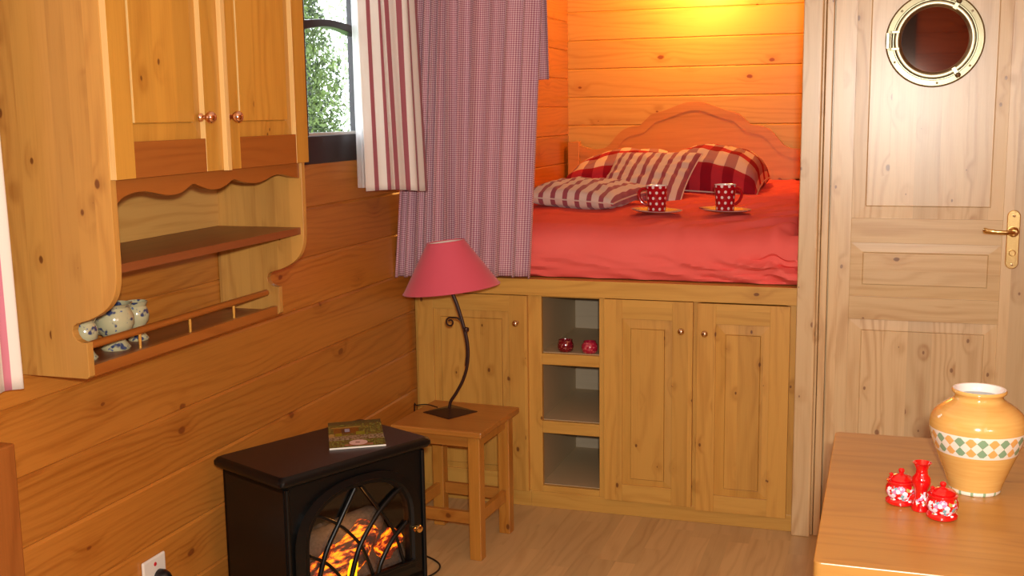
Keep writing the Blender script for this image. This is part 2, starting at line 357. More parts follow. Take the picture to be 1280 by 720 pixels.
# ---- bathroom door (door_1)
mb = MB(MZ_cab)
def P4(a, b, c, d): return (a, b, c, d)
F0, F1 = -.03, .0
mb.box((1.490, .02, F0), (1.557, 2.02, F1)); mb.box((2.014, .02, F0), (2.112, 2.02, F1))
for v0, v1 in ((.02, .12), (.757, .833), (1.011, 1.091), (1.92, 2.02)): mb.box((1.557, v0, F0), (2.014, v1, F1-.0006), 1)
mb.box((1.55, .1, F0), (2.02, 1.95, F0+.004))
fielded(mb, (1.557, 1.091, 2.014, 1.92), (1.599, 1.13, 1.976, 1.88), -.0074, -.0060, .004)
fielded(mb, (1.557, .833, 2.014, 1.011), (1.596, .873, 1.977, .980), -.0074, -.0060, .004, 1)
fielded(mb, (1.557, .12, 2.014, .757), (1.598, .16, 1.976, .722), -.0074, -.0060, .004)
door1 = struct(mb.build('door_1', [W_door, W_doorh], bevel=.0018))
# handle plate + lever
mb = MB(MZ_cab); pts = []
for k in range(17): a = PI*k/16; pts.append((2.0445+.0195*math.cos(a), 1.1045+.0195*math.sin(a)))
for k in range(17): a = PI+PI*k/16; pts.append((2.0445+.0195*math.cos(a), .9575+.0195*math.sin(a)))
mb.prism(pts, 0, .006, 'z')
hp = mb.build('door_handle', M_brass, door1, bevel=.0025)
mb = MB(MZ_cab); mb.lathe([(.0165, .004), (.0165, .009), (.012, .012), (.0095, .03), (.0095, .045), (0, .047)], (2.0445, 1.056, 0), 28)
mb.tube(smoothpts([(2.0445, 1.056, .04), (2.02, 1.057, .047), (1.99, 1.058, .047), (1.967, 1.060, .043), (1.957, 1.062, .036)], 5), [.0085]*5+[.0085]*6+[.0095]*5+[.011]*4+[.008], 14, flat=.75)
lv = mb.build('lever', M_brass, hp)
mb = MB(MZ_cab); mb.lathe([(.0105, .004), (.0105, .008), (.008, .0095), (.008, .0085), (0, .0085)], (2.0445, .989, 0), 24); mb.build('turn_knob', M_brass, hp)
mb = MB(MZ_cab)
for v in (1.106, .952): mb.lathe([(.0045, .004), (.0045, .0075), (0, .0085)], (2.0445, v, 0), 16)
mb.build('screw', M_chrome, hp)
# porthole
PC = (1.789, 1.654, 0)
ph = thing('porthole_window', (1.789, D, 1.654), 'round brass porthole with dark glass in the pale wooden door', 'porthole')
mb = MB(MZ_cab)
mb.lathe([(.146, .0), (.147, .006), (.142, .012), (.126, .013), (.124, .010), (.122, .010)], PC, 72, cap=False); mb.build('flange', M_pbrass, ph)
mb = MB(MZ_cab); mb.lathe([(.122, .006), (.121, .014), (.118, .019), (.110, .021), (.104, .018), (.100, .012), (.099, .003)], PC, 72, cap=False); mb.build('hinged_ring', M_pbrass, ph)
mb = MB(MZ_cab); mb.lathe([(.1005, .0015), (.1005, .006), (0, .006)], PC, 64); mb.build('pane', M_port, ph)
for ang in (38, 90+48, 180+22+8, 180+95, -38, 68):
    a = math.radians(ang); mb = MB(MZ_cab); mb.lathe([(.0038, .010), (.0038, .0145), (0, .0155)], (PC[0]+.134*math.cos(a), PC[1]+.134*math.sin(a), 0), 14); mb.build('rivet', M_pbrass, ph)
mb = MB(MZ_cab); u, v = PC[0]-.134, PC[1]
mb.box((u-.010, v-.025, .008), (u+.006, v+.025, .018)); mb.tube([(u+.004, v-.030, .020), (u+.004, v+.030, .020)], .0052, 12)
for s in (-1, 1): mb.box((u-.002, v+s*.026-.004, .012), (u+.030, v+s*.026+.004, .024))
mb.build('hinge', M_pbrass, ph, bevel=.001)
for ang in (-57, 60):
    a = math.radians(ang); mb = MB(MZ_cab @ Matrix.Translation(Vector((PC[0]+.126*math.cos(a), PC[1]+.126*math.sin(a), 0))) @ Matrix.Rotation(a, 4, 'Z'))
    mb.box((-.022, -.007, .012), (.016, .007, .021)); mb.lathe([(.008, .012), (.009, .020), (.0055, .026), (.0065, .033), (0, .036)], (.006, 0, 0), 20); mb.build('clamp', M_pbrass, ph, bevel=.0012)

# ------------------------------------------------------------------ bed platform cabinet
cab = thing('bed_platform_cabinet', (.70, D, 0), 'pine platform cabinet with three doors and three open niches under the raised bed', 'cabinet')
NZ = [(.084, .285), (.330, .541), (.582, .790)]
mb = MB(MZ_cab); T = -.02
mb.box((0.001, .7965, T), (1.392, .856, .019), 1)          # top rail
mb.box((.449, .0, T), (1.392, .060, .0), 1)
mb.box((0.001, .0, T), (.449, .060, 0), 1)
for a, b in ((.001, .03), (.44, .495), (.709, .742), (1.036, 1.068), (1.360, 1.392)): mb.box((a, .06, T), (b, .797, 0))
for a, b in ((.06, .084), (.285, .330), (.541, .582), (.790, .797)): mb.box((.495, a, T), (.709, b, 0), 1)
mb.box((.001, .835, T), (1.39, .856, -(YB-D)+.0), 1)   # platform deck
mb.build('face_frame', [W_cab, W_cabh], cab, bevel=.0015)
for (b, t) in NZ:
    mb = MB(MZ_cab); d = -.50
    def quad(pts, m): mb.f([mb.v(p) for p in pts], m)
    quad([(.485, b, T), (.485, t, T), (.485, t, d), (.485, b, d)], 0); quad([(.719, b, T), (.719, t, T), (.719, t, d), (.719, b, d)], 0)
    quad([(.485, b, T), (.719, b, T), (.719, b, d), (.485, b, d)], 0); quad([(.485, t, T), (.719, t, T), (.719, t, d), (.485, t, d)], 0)
    quad([(.485, b, d), (.719, b, d), (.719, t, d), (.485, t, d)], 1)
    mb.build('niche_lining', [M_nichegrey, W_greyh], cab, solid=.004)
def knob(mb, u, v, w, s=1.0):
    mb.lathe([(.009*s, w), (.0085*s, w+.002), (.004*s, w+.005), (.0042*s, w+.011), (.009*s, w+.015), (.0125*s, w+.0205), (.0115*s, w+.026), (.007*s, w+.030), (0, w+.031)], (u, v, 0), 24)
for r, po, pi, k in (((.017, .062, .447, .795), (.081, .128, .377, .734), (.109, .150, .350, .706), (.408, .695)),
                     ((.730, .060, 1.046, .795), (.797, .122, .974, .727), (.826, .144, .948, .693), (1.008, .694)),
                     ((1.059, .052, 1.372, .793), (1.124, .112, 1.306, .722), (1.157, .138, 1.276, .687), (1.089, .690))):
    mb = MB(MZ_cab); r = (r[0]+.001, r[1], r[2]-.001, r[3]-.001); add_frame_door(mb, r, po, pi, .0005, .020)
    dd = mb.build('door', [W_cab, W_cabh], cab, bevel=.0015)
    mb = MB(MZ_cab); knob(mb, k[0], k[1], .019, .95); mb.build('knob', M_chrome, dd)

# candle glasses in the top niche
def candle(x, y, z, mat, label, sq):
    o = MB(); t = .044
    o.lathe([(0, 0), (.020, 0), (.027, .006), (.030, .018 if sq else .020), (.029, .030 if sq else .032), (.025 if sq else .022, .040), (.0265 if sq else .023, t), (.0235 if sq else .020, t), (.022, .038), (.024, .02), (.018, .008), (0, .007)], (x, y, z), 32, cap=False)
    ob = o.build('candle_glass', mat); tag(ob, label, 'candle holder', 'candle glasses in the cabinet niche')
    return ob
def redglass(name, a, b):
    g = G(name); n = g.noise(g.coord(), 160, 1); c = g.mix(g.ramp(n, .60, .66), a, b); return g.set(Base_Color=c, Roughness=.12, Coat_Weight=.8, Subsurface_Weight=.0)
candle(.572, 3.905, .5835, redglass('dark_red_glass', srgb(112, 8, 28), srgb(190, 110, 90)), 'dark ruby glass candle pot, the left one in the top cabinet niche', True)
candle(.664, 3.900, .5835, redglass('pink_red_glass', srgb(172, 28, 58), srgb(215, 110, 110)), 'rounder pinkish red glass candle pot beside the cabinet stile', False)

# ------------------------------------------------------------------ bed
def nz(x, y, z=0, s=1): return mnoise.noise(Vector((x*s, y*s, z*s)))
def bed_top(x, y):
    t = (y-3.9)/2.1
    z = 1.034 + .055*min(1, max(0, t))**.55
    z += .006*nz(x, y, 0, 3.5) + .004*nz(x, y, 5, 9)
    # fan of gathered folds towards the right-hand edge
    k = max(0, (x-.75)/.62); ph = (x*1.0 - (y-3.9)*.9)*26 + 2*nz(x, y, 3, 4)
    z += .011*k*math.sin(ph)*(1 if t < .6 else .5) + .006*k*math.sin(ph*2.3+1) + .003*math.sin(x*17+y*9+3*nz(x, y, 8, 2))
    return z
mb = MB()
XL, XRt = .012, 1.388
def duv(u, v):
    x = XL+(XRt-XL)*u
    Lf, Lt = .12, 2.09; s = v*(Lf+Lt)
    if s < Lf:
        q = s/Lf; ztop = bed_top(x, 3.95); z0 = .862
        k = max(0, (x-.9)/.49)
        bul = math.sin(min(1, q*1.15)*PI*.62)
        y = 3.885 - .030*bul + .012*q - .006*nz(x, q, 2, 6) - (.004+.016*k)*math.sin((x*.9+q*.34)*34+nz(x, q, 1, 5)*2.5)*(.4+.6*abs(nz(x, q, 7, 4)+.5))
        z = z0+(ztop-.085-z0)*q + (.006*nz(x, 0, 9, 12) if q < .05 else 0)
        if x > 1.30 and q < .55: y -= .030*math.sin(min(1, (x-1.30)/.08)*PI/2)*(1-q/.55)**.5
    else:
        q = (s-Lf); y = 3.870+q
        z = bed_top(x, max(y, 3.95))
        e = .12
        if q < e: z -= .085*(1-math.sqrt(max(0, 1-(1-q/e)**2)))
        y = min(y, 5.93)
    ex = .045
    if v > .08:
        if x > XRt-ex: z -= .05*((x-(XRt-ex))/ex)**3
    if u > .985 and .005 < v < .05: x += .010
    return (x, y, z)
g_ = mb.grid(duv, 150, 230)
# close underside
n = len(g_)-1; mcount = len(g_[0])-1
edge = [g_[i][0] for i in range(n+1)]; 
bl = [mb.v((XL, 3.90, .858)), mb.v((XRt, 3.90, .858)), mb.v((XRt, 5.925, .858)), mb.v((XL, 5.925, .858))]
mb.f([bl[0], bl[1], bl[2], bl[3]])
mb.f([g_[i][0] for i in range(n+1)]+[bl[1], bl[0]]); mb.f([g_[0][j] for j in range(mcount+1)]+[bl[3], bl[0]]); mb.f([g_[n][j] for j in range(mcount+1)]+[bl[2], bl[1]]); mb.f([g_[i][mcount] for i in range(n+1)]+[bl[2], bl[3]])
duvet = mb.build('duvet', M_duvet); tag(duvet, 'coral red duvet tucked around the mattress on the raised bed', 'duvet')

# headboard
hb = thing('headboard', (.72, 5.95, .86), 'curved orange-lit wooden headboard at the far end of the bed', 'headboard')
half = [(.083, 1.269), (.13, 1.251), (.188, 1.245), (.231, 1.256), (.266, 1.289), (.297, 1.325), (.330, 1.350), (.372, 1.364), (.412, 1.368), (.447, 1.401), (.480, 1.428), (.54, 1.444), (.603, 1.468), (.657, 1.486), (.7, 1.4885)]
xc = .7
def sm2(P, n=4): return [(p.x, p.y) for p in smoothpts([(a, b, 0) for a, b in P], n)]
H1 = sm2(half[:9], 4); H2 = sm2(half[8:10], 1); H3 = sm2(half[9:], 4)
left = H1 + H2[1:] + H3[1:]
full = left + [(2*xc-a, b) for a, b in reversed(left[:-1])]
mb = MB(); mb.prism(full + [(1.317, .87), (.083, .87)], 5.945, 5.975, 'y')
W_hb = wood('headboard_pine', srgb(216, 146, 66), srgb(184, 108, 38), srgb(140, 66, 26), 'x', 'z', .12, .03, .1, .38, .35, 6, 26, rs=.3)
mb.build('panel', W_hb, hb, bevel=.004)
# raised border band following the top
band = full; off = []
for i, (x, z_) in enumerate(band):
    a = Vector(band[max(0, i-2)]); b = Vector(band[min(len(band)-1, i+2)]); t = (b-a).normalized(); nrm = Vector((t.y, -t.x)); off.append((x+nrm.x*.045, z_+nrm.y*.045))
mb = MB(); fr = [mb.v((x, 5.9405, z_-.001)) for x, z_ in band]; ba = [mb.v((x, 5.9405, z_)) for x, z_ in off]; fr2 = [mb.v((x, 5.946, z_-.001)) for x, z_ in band]; ba2 = [mb.v((x, 5.946, z_)) for x, z_ in off]
for i in range(len(band)-1):
    mb.f([fr[i], fr[i+1], ba[i+1], ba[i]]); mb.f([fr[i], fr[i+1], fr2[i+1], fr2[i]]); mb.f([ba[i], ba[i+1], ba2[i+1], ba2[i]])
mb.build('moulded_edge', W_hb, hb)
for x0 in (.022, 1.317): MB().box((x0, 5.935, .87), (x0+.062, 5.985, 1.286)).build('post', W_hb, hb, bevel=.003)

# pillows
def pillow(name, w, h, t, mat, loc, rot, label, sag=0, seed=0, group='cushions on the bed', pinch=.06, curve=0, taper=0, drop=0):
    o = thing(name, loc, label, 'cushion', group, local=True); o.rotation_euler = rot
    def sh(sgn):
        def fn(a, b):
            u, v = 2*a-1, 2*b-1
            k = (max(0, 1-u*u))**.5*(max(0, 1-v*v))**.5
            k = k**.72
            x = u*w/2*(1-pinch*(1-v*v)*0 - pinch*(v*v)*-.0); y = v*h/2
            # edges curve in between the corners
            x *= 1-pinch*(1-v*v)*abs(u)**3; y *= 1-pinch*(1-u*u)*abs(v)**3
            z = (sgn if sgn > 0 or t < .2 else -.45)*t/2*k*(1+.10*nz(u, v, seed, 1.6)) + .006*nz(u, v, seed+3, 4)*k*2
            cr = max(0, abs(u)-.55)*max(0, abs(v)-.4)*6
            z += sgn*.004*math.sin(18*math.atan2(v, u))*k*(abs(u)+abs(v))*.6
            z -= drop*((v+1)/2)**2; x *= 1-taper*((v+1)/2)**1.3
            return (x, y, z)
        return fn
    mb = MB()
    for sgn in (1, -1): mb.grid(sh(sgn), 40, 40, 0, lambda a, b: (a*w, b*h))
    mb.build('cover', mat, o, weld=True)
    fn = sh(1); loop = []
    N = 24
    for k in range(N): loop.append(fn(k/N, 0))
    for k in range(N): loop.append(fn(1, k/N))
    for k in range(N): loop.append(fn(1-k/N, 1))
    for k in range(N): loop.append(fn(0, 1-k/N))
    MB().tube(loop, .0032, 6, closed=True).build('piping', M_piping, o)
    return o
R_ = math.radians
pillow('large_pillow', .64, .50, .28, M_check, (.465, 5.54, 1.128), (R_(10), 0, R_(4)), 'large red check pillow mostly hidden behind the striped cushion', seed=1, taper=.3, drop=.03)
pillow('large_pillow', .58, .54, .34, M_check, (.900, 5.36, 1.142), (R_(13), R_(2), R_(-13)), 'large red and cream check pillow in full view on the right of the pile', seed=4, taper=.42, drop=.08)
pillow('striped_cushion', .40, .38, .09, M_cush, (.655, 4.97, 1.152), (R_(32), R_(0), R_(-8)), 'square cushion with upright rose stripes leaning against the check pillows', seed=8)
pillow('small_striped_cushion', .44, .36, .11, M_cushs, (.475, 4.58, 1.110), (R_(5), R_(2), R_(-14)), 'flat striped cushion lying at the left by the gingham curtain', seed=12)

# mugs and plates
g = G('polka_dot_glaze'); uv = g.xyz(g.coord('UV')); rows = g.m('DIVIDE', uv[1], .0205); ri = g.m('FLOOR', rows)
uu = g.m('ADD', g.m('MULTIPLY', uv[0], 9), g.m('MULTIPLY', g.m('MODULO', ri, 2), .5))
dx = g.m('MULTIPLY', g.m('SUBTRACT', g.m('FRACT', uu), .5), .0275); dy = g.m('MULTIPLY', g.m('SUBTRACT', g.m('FRACT', rows), .5), .0205)
dd_ = g.m('SQRT', g.m('ADD', g.m('MULTIPLY', dx, dx), g.m('MULTIPLY', dy, dy)))
c_ = g.mix(g.m('LESS_THAN', dd_, .0054), srgb(170, 10, 28), srgb(240, 222, 222)); M_polka = g.set(Base_Color=c_, Roughness=.1, Coat_Weight=.6)
M_redglaze = plain('red_glaze', srgb(165, 12, 28), .1, 0, Coat_Weight=.6)
M_cupin = plain('white_glaze', srgb(236, 226, 220), .15)
g = G('saucer_glaze'); p = g.xyz(g.coord()); rr = g.m('SQRT', g.m('ADD', g.m('MULTIPLY', p[0], p[0]), g.m('MULTIPLY', p[1], p[1])))
c_ = g.mix(g.m('GREATER_THAN', rr, .085), srgb(205, 150, 70), srgb(120, 52, 60)); c_ = g.mix(g.m('GREATER_THAN', rr, .0925), c_, srgb(208, 190, 190)); M_saucer = g.set(Base_Color=c_, Roughness=.12, Coat_Weight=.5)
for (x, y, ha, lab, pl) in ((.838, 4.245, R_(186), 'red polka dot mug with its handle on the left, on the left plate', 'side plate on the duvet under the mug with its handle on the left'),
                            (1.090, 4.275, R_(-18), 'red polka dot mug with its handle on the right, on the right plate', 'side plate on the duvet under the mug nearer the door pillar')):
    zz = bed_top(x, y)+.0035
    mb = MB(); mb.lathe([(0, 0), (.045, 0), (.060, .003), (.082, .007), (.0955, .012), (.0965, .0135), (.082, .011), (.060, .007), (.045, .005), (0, .005)], (0, 0, 0), 48, cap=False)
    s = mb.build('side_plate', M_saucer); s.location = (x, y, zz); s.rotation_euler = (0, R_(2), 0); tag(s, pl, 'plate', 'plates on the bed')
    m = thing('polka_dot_mug', (x, y, zz+.0065), lab, 'mug', 'polka dot mugs', local=True)
    mb = MB(); mb.lathe([(.033, 0), (.0345, .002), (.0355, .03), (.038, .07), (.0405, .097)], (0, 0, 0), 48, cap=False); mb.build('body', M_polka, m)
    mb = MB(); mb.lathe([(.033, 0), (.0, 0)], n=32, cap=False); mb.lathe([(.0405, .097), (.040, .0985), (.0385, .098), (.036, .07), (.033, .006), (0, .005)], (0, 0, 0), 48, 0, cap=False); mb.build('lining', M_cupin, m)
    hp_ = [(.034, 0, .082), (.048, 0, .086), (.062, 0, .080), (.067, 0, .062), (.060, 0, .042), (.046, 0, .028), (.034, 0, .024)]
    mb = MB(); mb.tube([Matrix.Rotation(ha, 3, 'Z') @ p for p in smoothpts(hp_, 5)], .005, 10, flat=1.3); mb.build('handle', M_redglaze, m)

# ------------------------------------------------------------------ curtains
def curtain(name, bot, top, folds, amp, cw, mat, label, seed=0, group=None, solid=.0012, parts=True, hang=.012, amp_top=None):
    """bot/top: lists of points across; the cloth pleats between them"""
    def along(P, s):
        P = [Vector(p) for p in P]; k = s*(len(P)-1); i = min(int(k), len(P)-2); return P[i].lerp(P[i+1], k-i)
    rnd = random.Random(seed); ph = [rnd.uniform(0, 6.28) for _ in range(6)]
    def fn(a, b):
        pb, pt = along(bot, a), along(top, a); p = pb.lerp(pt, b)
        d = along(bot, min(1, a+.02))-along(bot, max(0, a-.02)); nrm = Vector((d.y, -d.x, 0)).normalized()
        am = amp*(1-b) + (amp_top if amp_top is not None else amp*.7)*b
        w = math.sin(a*folds*6.283+ph[0]+.5*math.sin(b*2+ph[4])) + .45*math.sin(a*folds*2.17*6.283+ph[1]+b*.9) + .35*math.sin(a*folds*.43*6.283+ph[2]-b*1.5)
        w += .5*nz(a*folds*.8, b*1.2, seed)
        t = d.normalized()
        p += nrm*am*w*.6 + t*am*.45*math.cos(a*folds*6.283+ph[0])
        p.z += (1-b)*hang*math.sin(a*5+ph[3])*.4
        return p
    n = max(120, int(folds*22))
    mb = MB(); H = (Vector(top[0])-Vector(bot[0])).length
    mb.grid(fn, n, 40, 0, lambda a, b: (a*cw, b*H))
    o = mb.build(name, mat, solid=solid); tag(o, label, 'curtain', group); return o
curtain('gingham_curtain', [(-.0, 3.70, .872), (.10, 3.77, .868), (.25, 3.80, .864), (.465, 3.815, .862)], [(.06, 3.80, 2.12), (.2, 3.81, 2.12), (.54, 3.815, 2.12)], 11, .032, 1.35, M_ging, 'long purple gingham curtain drawn to the left of the bed opening', 3)
rod = MB().tube([(.0, 3.81, 2.13), (1.38, 3.81, 2.13)], .012, 12).build('curtain_rod', M_iron); tag(rod, 'dark rod above the bed opening carrying the gingham curtain', 'curtain rod')
curtain('striped_curtain', [(.085, 3.315, 1.205), (.13, 3.46, 1.195), (.165, 3.63, 1.188)], [(.085, 3.29, 2.10), (.12, 3.42, 2.10), (.16, 3.57, 2.10)], 2.2, .010, .40, M_curtstripe, 'short cream and rose striped curtain hanging beside the window', 5, amp_top=.012)
curtain('net_curtain', [(.03, 3.36, 1.215), (.045, 3.44, 1.20), (.06, 3.55, 1.20)], [(.03, 3.36, 2.10), (.04, 3.44, 2.10), (.05, 3.55, 2.10)], 6, .010, .6, M_net, 'bright white net curtain between window pane and striped curtain', 9, solid=0)
rod = MB().tube([(.06, 2.7, 2.12), (.10, 3.75, 2.12)], .009, 12).build('curtain_rod', M_iron); tag(rod, 'dark rod above the window carrying the striped curtain', 'curtain rod')
curtain('pink_striped_curtain', [(.10, 1.40, .94), (.07, 1.60, .935), (.055, 1.757, .93)], [(.10, 1.38, 2.1), (.07, 1.58, 2.1), (.055, 1.745, 2.1)], 4, .014, .55, M_farcurt, 'pink and white striped curtain edge at the far left of the shelf unit', 14)
curtain('alcove_curtain', [(.30, 3.90, 1.560), (.42, 3.915, 1.557), (.513, 3.92, 1.556)], [(.30, 3.90, 2.12), (.42, 3.91, 2.12), (.500, 3.92, 2.12)], 3, .010, .32, M_ging, 'short purple gingham curtain end peeping out behind the long one', 21)

# ------------------------------------------------------------------ window in the left wall
mb = MB()
def bar(y0, z0, y1, z1, x0=-.034, x1=.006): mb.box((x0, y0, z0), (x1, y1, z1))
bar(3.00, 1.30, 3.50, 1.385); bar(3.00, 1.385, 3.085, 2.02); bar(3.438, 1.385, 3.50, 2.02); bar(3.085, 1.97, 3.438, 2.02)
# arched transom
lo = []; hi = []
for k in range(17):
    t = k/16; y = 3.085+.353*t; lo.append((y, 1.700+.018*math.sin(PI*t))); hi.append((y, 1.728+.012*math.sin(PI*t)))
for k in range(16):
    a = [mb.v((x, lo[k][0], lo[k][1])) for x in (-.034, .005)]; b = [mb.v((x, lo[k+1][0], lo[k+1][1])) for x in (-.034, .005)]
    c = [mb.v((x, hi[k][0], hi[k][1])) for x in (-.034, .005)]; d = [mb.v((x, hi[k+1][0], hi[k+1][1])) for x in (-.034, .005)]
    mb.f([a[0], b[0], b[1], a[1]]); mb.f([c[0], d[0], d[1], c[1]]); mb.f([a[1], b[1], d[1], c[1]]); mb.f([a[0], b[0], d[0], c[0]])
win = struct(mb.build('window_1', M_dark, bevel=.003))
MB().box((-.030, 3.07, 1.37), (-.026, 3.44, 2.0)).build('pane', M_glass, win)
MB().box((-.02, 3.085, 1.3855), (-.002, 3.438, 1.394)).build('pale_sealing_strip', plain('pale_sealing_strip', srgb(190, 186, 180), .4), win)

# ------------------------------------------------------------------ hanging shelf unit
un = thing('wall_shelf_unit', (0, 1.82, .936), 'honey pine wall cupboard with open shelves and scalloped sides', 'wall cupboard')
UY0, UY1 = 1.82, 2.585; TH = .018
side = [(.002, .937), (.172, .937), (.178, .942), (.178, 1.010)] + [(.165, 1.0105), (.154, 1.015), (.147, 1.024), (.145, 1.033), (.148, 1.042), (.156, 1.048), (.168, 1.051)] + sm2([(.185, 1.056), (.208, 1.066), (.228, 1.079), (.242, 1.094), (.251, 1.112), (.256, 1.135), (.258, 1.17)], 3) + [(.258, 2.06), (.002, 2.06)]
for y in (UY0, UY1-TH):
    MB().prism(side, y, y+TH, 'y').build('side_panel', W_unitp, un, bevel=.0012)
MB().box((.002, UY0+TH, 2.04), (.256, UY1-TH, 2.06)).build('top_board', W_unit, un)
MB().box((.003, UY0+TH, 1.1665), (.010, UY1-TH, 1.3345)).build('back_board', wood('shelf_back_pine', srgb(206, 158, 86), srgb(172, 118, 50), srgb(110, 60, 30), 'y', 'z', .18, .0, .1, .4, .6, 6, 30, rs=.4), un)
mb = MB(); mb.box((.004, UY0+TH, 1.335), (.25, UY1-TH, 1.352)); mb.build('cupboard_floor', W_unit, un)
mb = MB(); mb.box((.003, UY0+TH, 1.148), (.249, UY1-TH, 1.166)); mb.build('middle_shelf', W_shelf, un, bevel=.001)
mb = MB(); mb.box((.003, UY0+TH, .937), (.158, UY1-TH, .9495), 1); mb.box((.158, UY0+TH, .937), (.172, UY1-TH, .960)); mb.build('bottom_shelf', [W_unith, W_shelf], un, bevel=.001)
val = [(1.838, 1.276), (1.850, 1.287), (1.869, 1.296), (1.90, 1.3015), (1.93, 1.302), (1.959, 1.298), (1.999, 1.290), (2.03, 1.288), (2.06, 1.291), (2.085, 1.300), (2.105, 1.306), (2.13, 1.299), (2.165, 1.290), (2.20, 1.289), (2.23, 1.295), (2.262, 1.306), (2.29, 1.300), (2.325, 1.294), (2.365, 1.292), (2.40, 1.296), (2.435, 1.304), (2.473, 1.306), (2.51, 1.300), (2.54, 1.294), (2.567, 1.291)]
vs = sm2(val, 3)
MB().prism(vs + [(2.567, 1.345), (1.838, 1.345)], .235, .252, 'x').build('valance', W_unith, un, bevel=.001)
MB().tube([(.156, UY0+TH-.004, .998), (.156, UY1-TH+.004-.03, .998)], .0085, 14).build('gallery_rail', W_unith, un)
for y in (2.015, 2.20, 2.385): MB().lathe([(.0035, .949), (.0028, .965), (.0035, .98), (.003, .992)], (.156, y, 0), 12).build('spindle', W_unit, un)
# cupboard doors
for (y0, y1, ky) in ((1.822, 2.199, 2.115), (2.203, 2.583, 2.222)):
    mb = MB(MZ_unit(.252)); r = (y0, 1.331, y1, 2.055); po = (y0+.060, 1.402, y1-.070 if y0 < 2 else y1-.055, 1.99)
    if y0 > 2: po = (y0+.062, 1.402, y1-.060, 1.99)
    a0, b0, a1, b1 = po
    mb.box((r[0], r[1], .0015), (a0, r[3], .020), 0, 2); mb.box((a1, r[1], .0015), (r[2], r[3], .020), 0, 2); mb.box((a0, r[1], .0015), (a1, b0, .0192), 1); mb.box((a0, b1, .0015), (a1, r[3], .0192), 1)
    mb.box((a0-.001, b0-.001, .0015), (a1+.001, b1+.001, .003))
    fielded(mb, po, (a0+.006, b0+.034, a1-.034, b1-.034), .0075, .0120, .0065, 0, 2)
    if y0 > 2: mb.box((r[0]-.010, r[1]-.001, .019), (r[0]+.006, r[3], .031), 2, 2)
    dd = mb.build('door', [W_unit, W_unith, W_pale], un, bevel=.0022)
    mb = MB(MZ_unit(.252)); mb.lathe([(.0095, .019), (.0085, .022), (.005, .025), (.0048, .031), (.009, .034), (.0130, .041), (.0125, .048), (.008, .053), (0, .0545)], (ky, 1.447, 0), 28); mb.build('knob', M_copper, dd)

# crockery on the bottom shelf
g = G('blue_splashed_stoneware'); v_ = g.coord(); n1_ = g.noise(v_, 38, 2); n2_ = g.noise(v_, 90, 3)
c_ = g.mix(g.ramp(n1_, .57, .64), srgb(182, 174, 136), srgb(56, 66, 100)); c_ = g.mix(g.ramp(n2_, .64, .69), c_, srgb(88, 100, 130)); M_stone = g.set(Base_Color=c_, Roughness=.14, Coat_Weight=.5)
def goblet(name, x, y, prof, label, handle=False):
    t = thing(name, (x, y, .9497), label, 'pottery cup', 'stoneware cups on the bottom shelf', local=True)
    MB().lathe(prof, n=40, cap=False).build('bowl', M_stone, t)
    if handle:
        pts = [Vector(p) for p in ((.026, 0, .078), (.044, 0, .080), (.052, 0, .062), (.045, 0, .042), (.026, 0, .034))]
        MB().tube([Matrix.Rotation(handle, 3, 'Z') @ p for p in smoothpts(pts, 4)], .0042, 8).build('handle', M_stone, t)
    return t
big = [(0, 0), (.030, 0), (.032, .004), (.026, .012), (.020, .020), (.022, .027), (.034, .038), (.042, .056), (.042, .072), (.036, .086), (.033, .092), (.037, .098), (.040, .100), (.037, .101), (.031, .092), (.036, .078), (.037, .058), (.020, .034), (0, .03)]
smal = [(0, 0), (.022, 0), (.024, .004), (.018, .012), (.013, .022), (.016, .032), (.025, .045), (.0275, .058), (.024, .071), (.0205, .078), (.0255, .088), (.0235, .089), (.018, .079), (.023, .060), (.014, .042), (0, .038)]
goblet('stoneware_jug', .078, 2.035, big, 'big-bellied blue and cream stoneware cup, largest on the bottom shelf', R_(200))
goblet('stoneware_goblet', .062, 2.135, smal, 'slim footed blue and cream stoneware goblet, rightmost on the bottom shelf')
goblet('stoneware_cup', .088, 1.925, smal, 'blue and cream stoneware cup half hidden by the cupboard side')

# ------------------------------------------------------------------ stool
st = thing('side_stool', (.312, 3.465, 0), 'square honey pine stool under the pink lamp', 'stool', rz=R_(-3), local=True)
mb = MB(); mb.box((-.162, -.172, .420), (.162, .172, .440)); mb.build('seat', W_stoolx, st, bevel=.004)
lx, ly, lw = .125, .128, .0205
for sx in (-1, 1):
    for sy in (-1, 1): MB().box((sx*lx-lw, sy*ly-lw, 0), (sx*lx+lw, sy*ly+lw, .4195)).build('leg', W_stool, st, bevel=.0025)
for sy in (-1, 1):
    MB().box((-lx+lw, sy*ly-.009, .378), (lx-lw, sy*ly+.009, .4195)).build('apron', W_stoolx, st, bevel=.001)
    MB().box((-lx+lw, sy*ly-.009, .118), (lx-lw, sy*ly+.009, .158)).build('stretcher', W_stoolx, st, bevel=.002)
for sx in (-1, 1):
    MB().box((sx*lx-.009, -ly+lw, .378), (sx*lx+.009, ly-lw, .4195)).build('apron', W_stool, st, bevel=.001)
    MB().box((sx*lx-.009, -ly+lw, .118), (sx*lx+.009, ly-lw, .158)).build('stretcher', W_stool, st, bevel=.002)

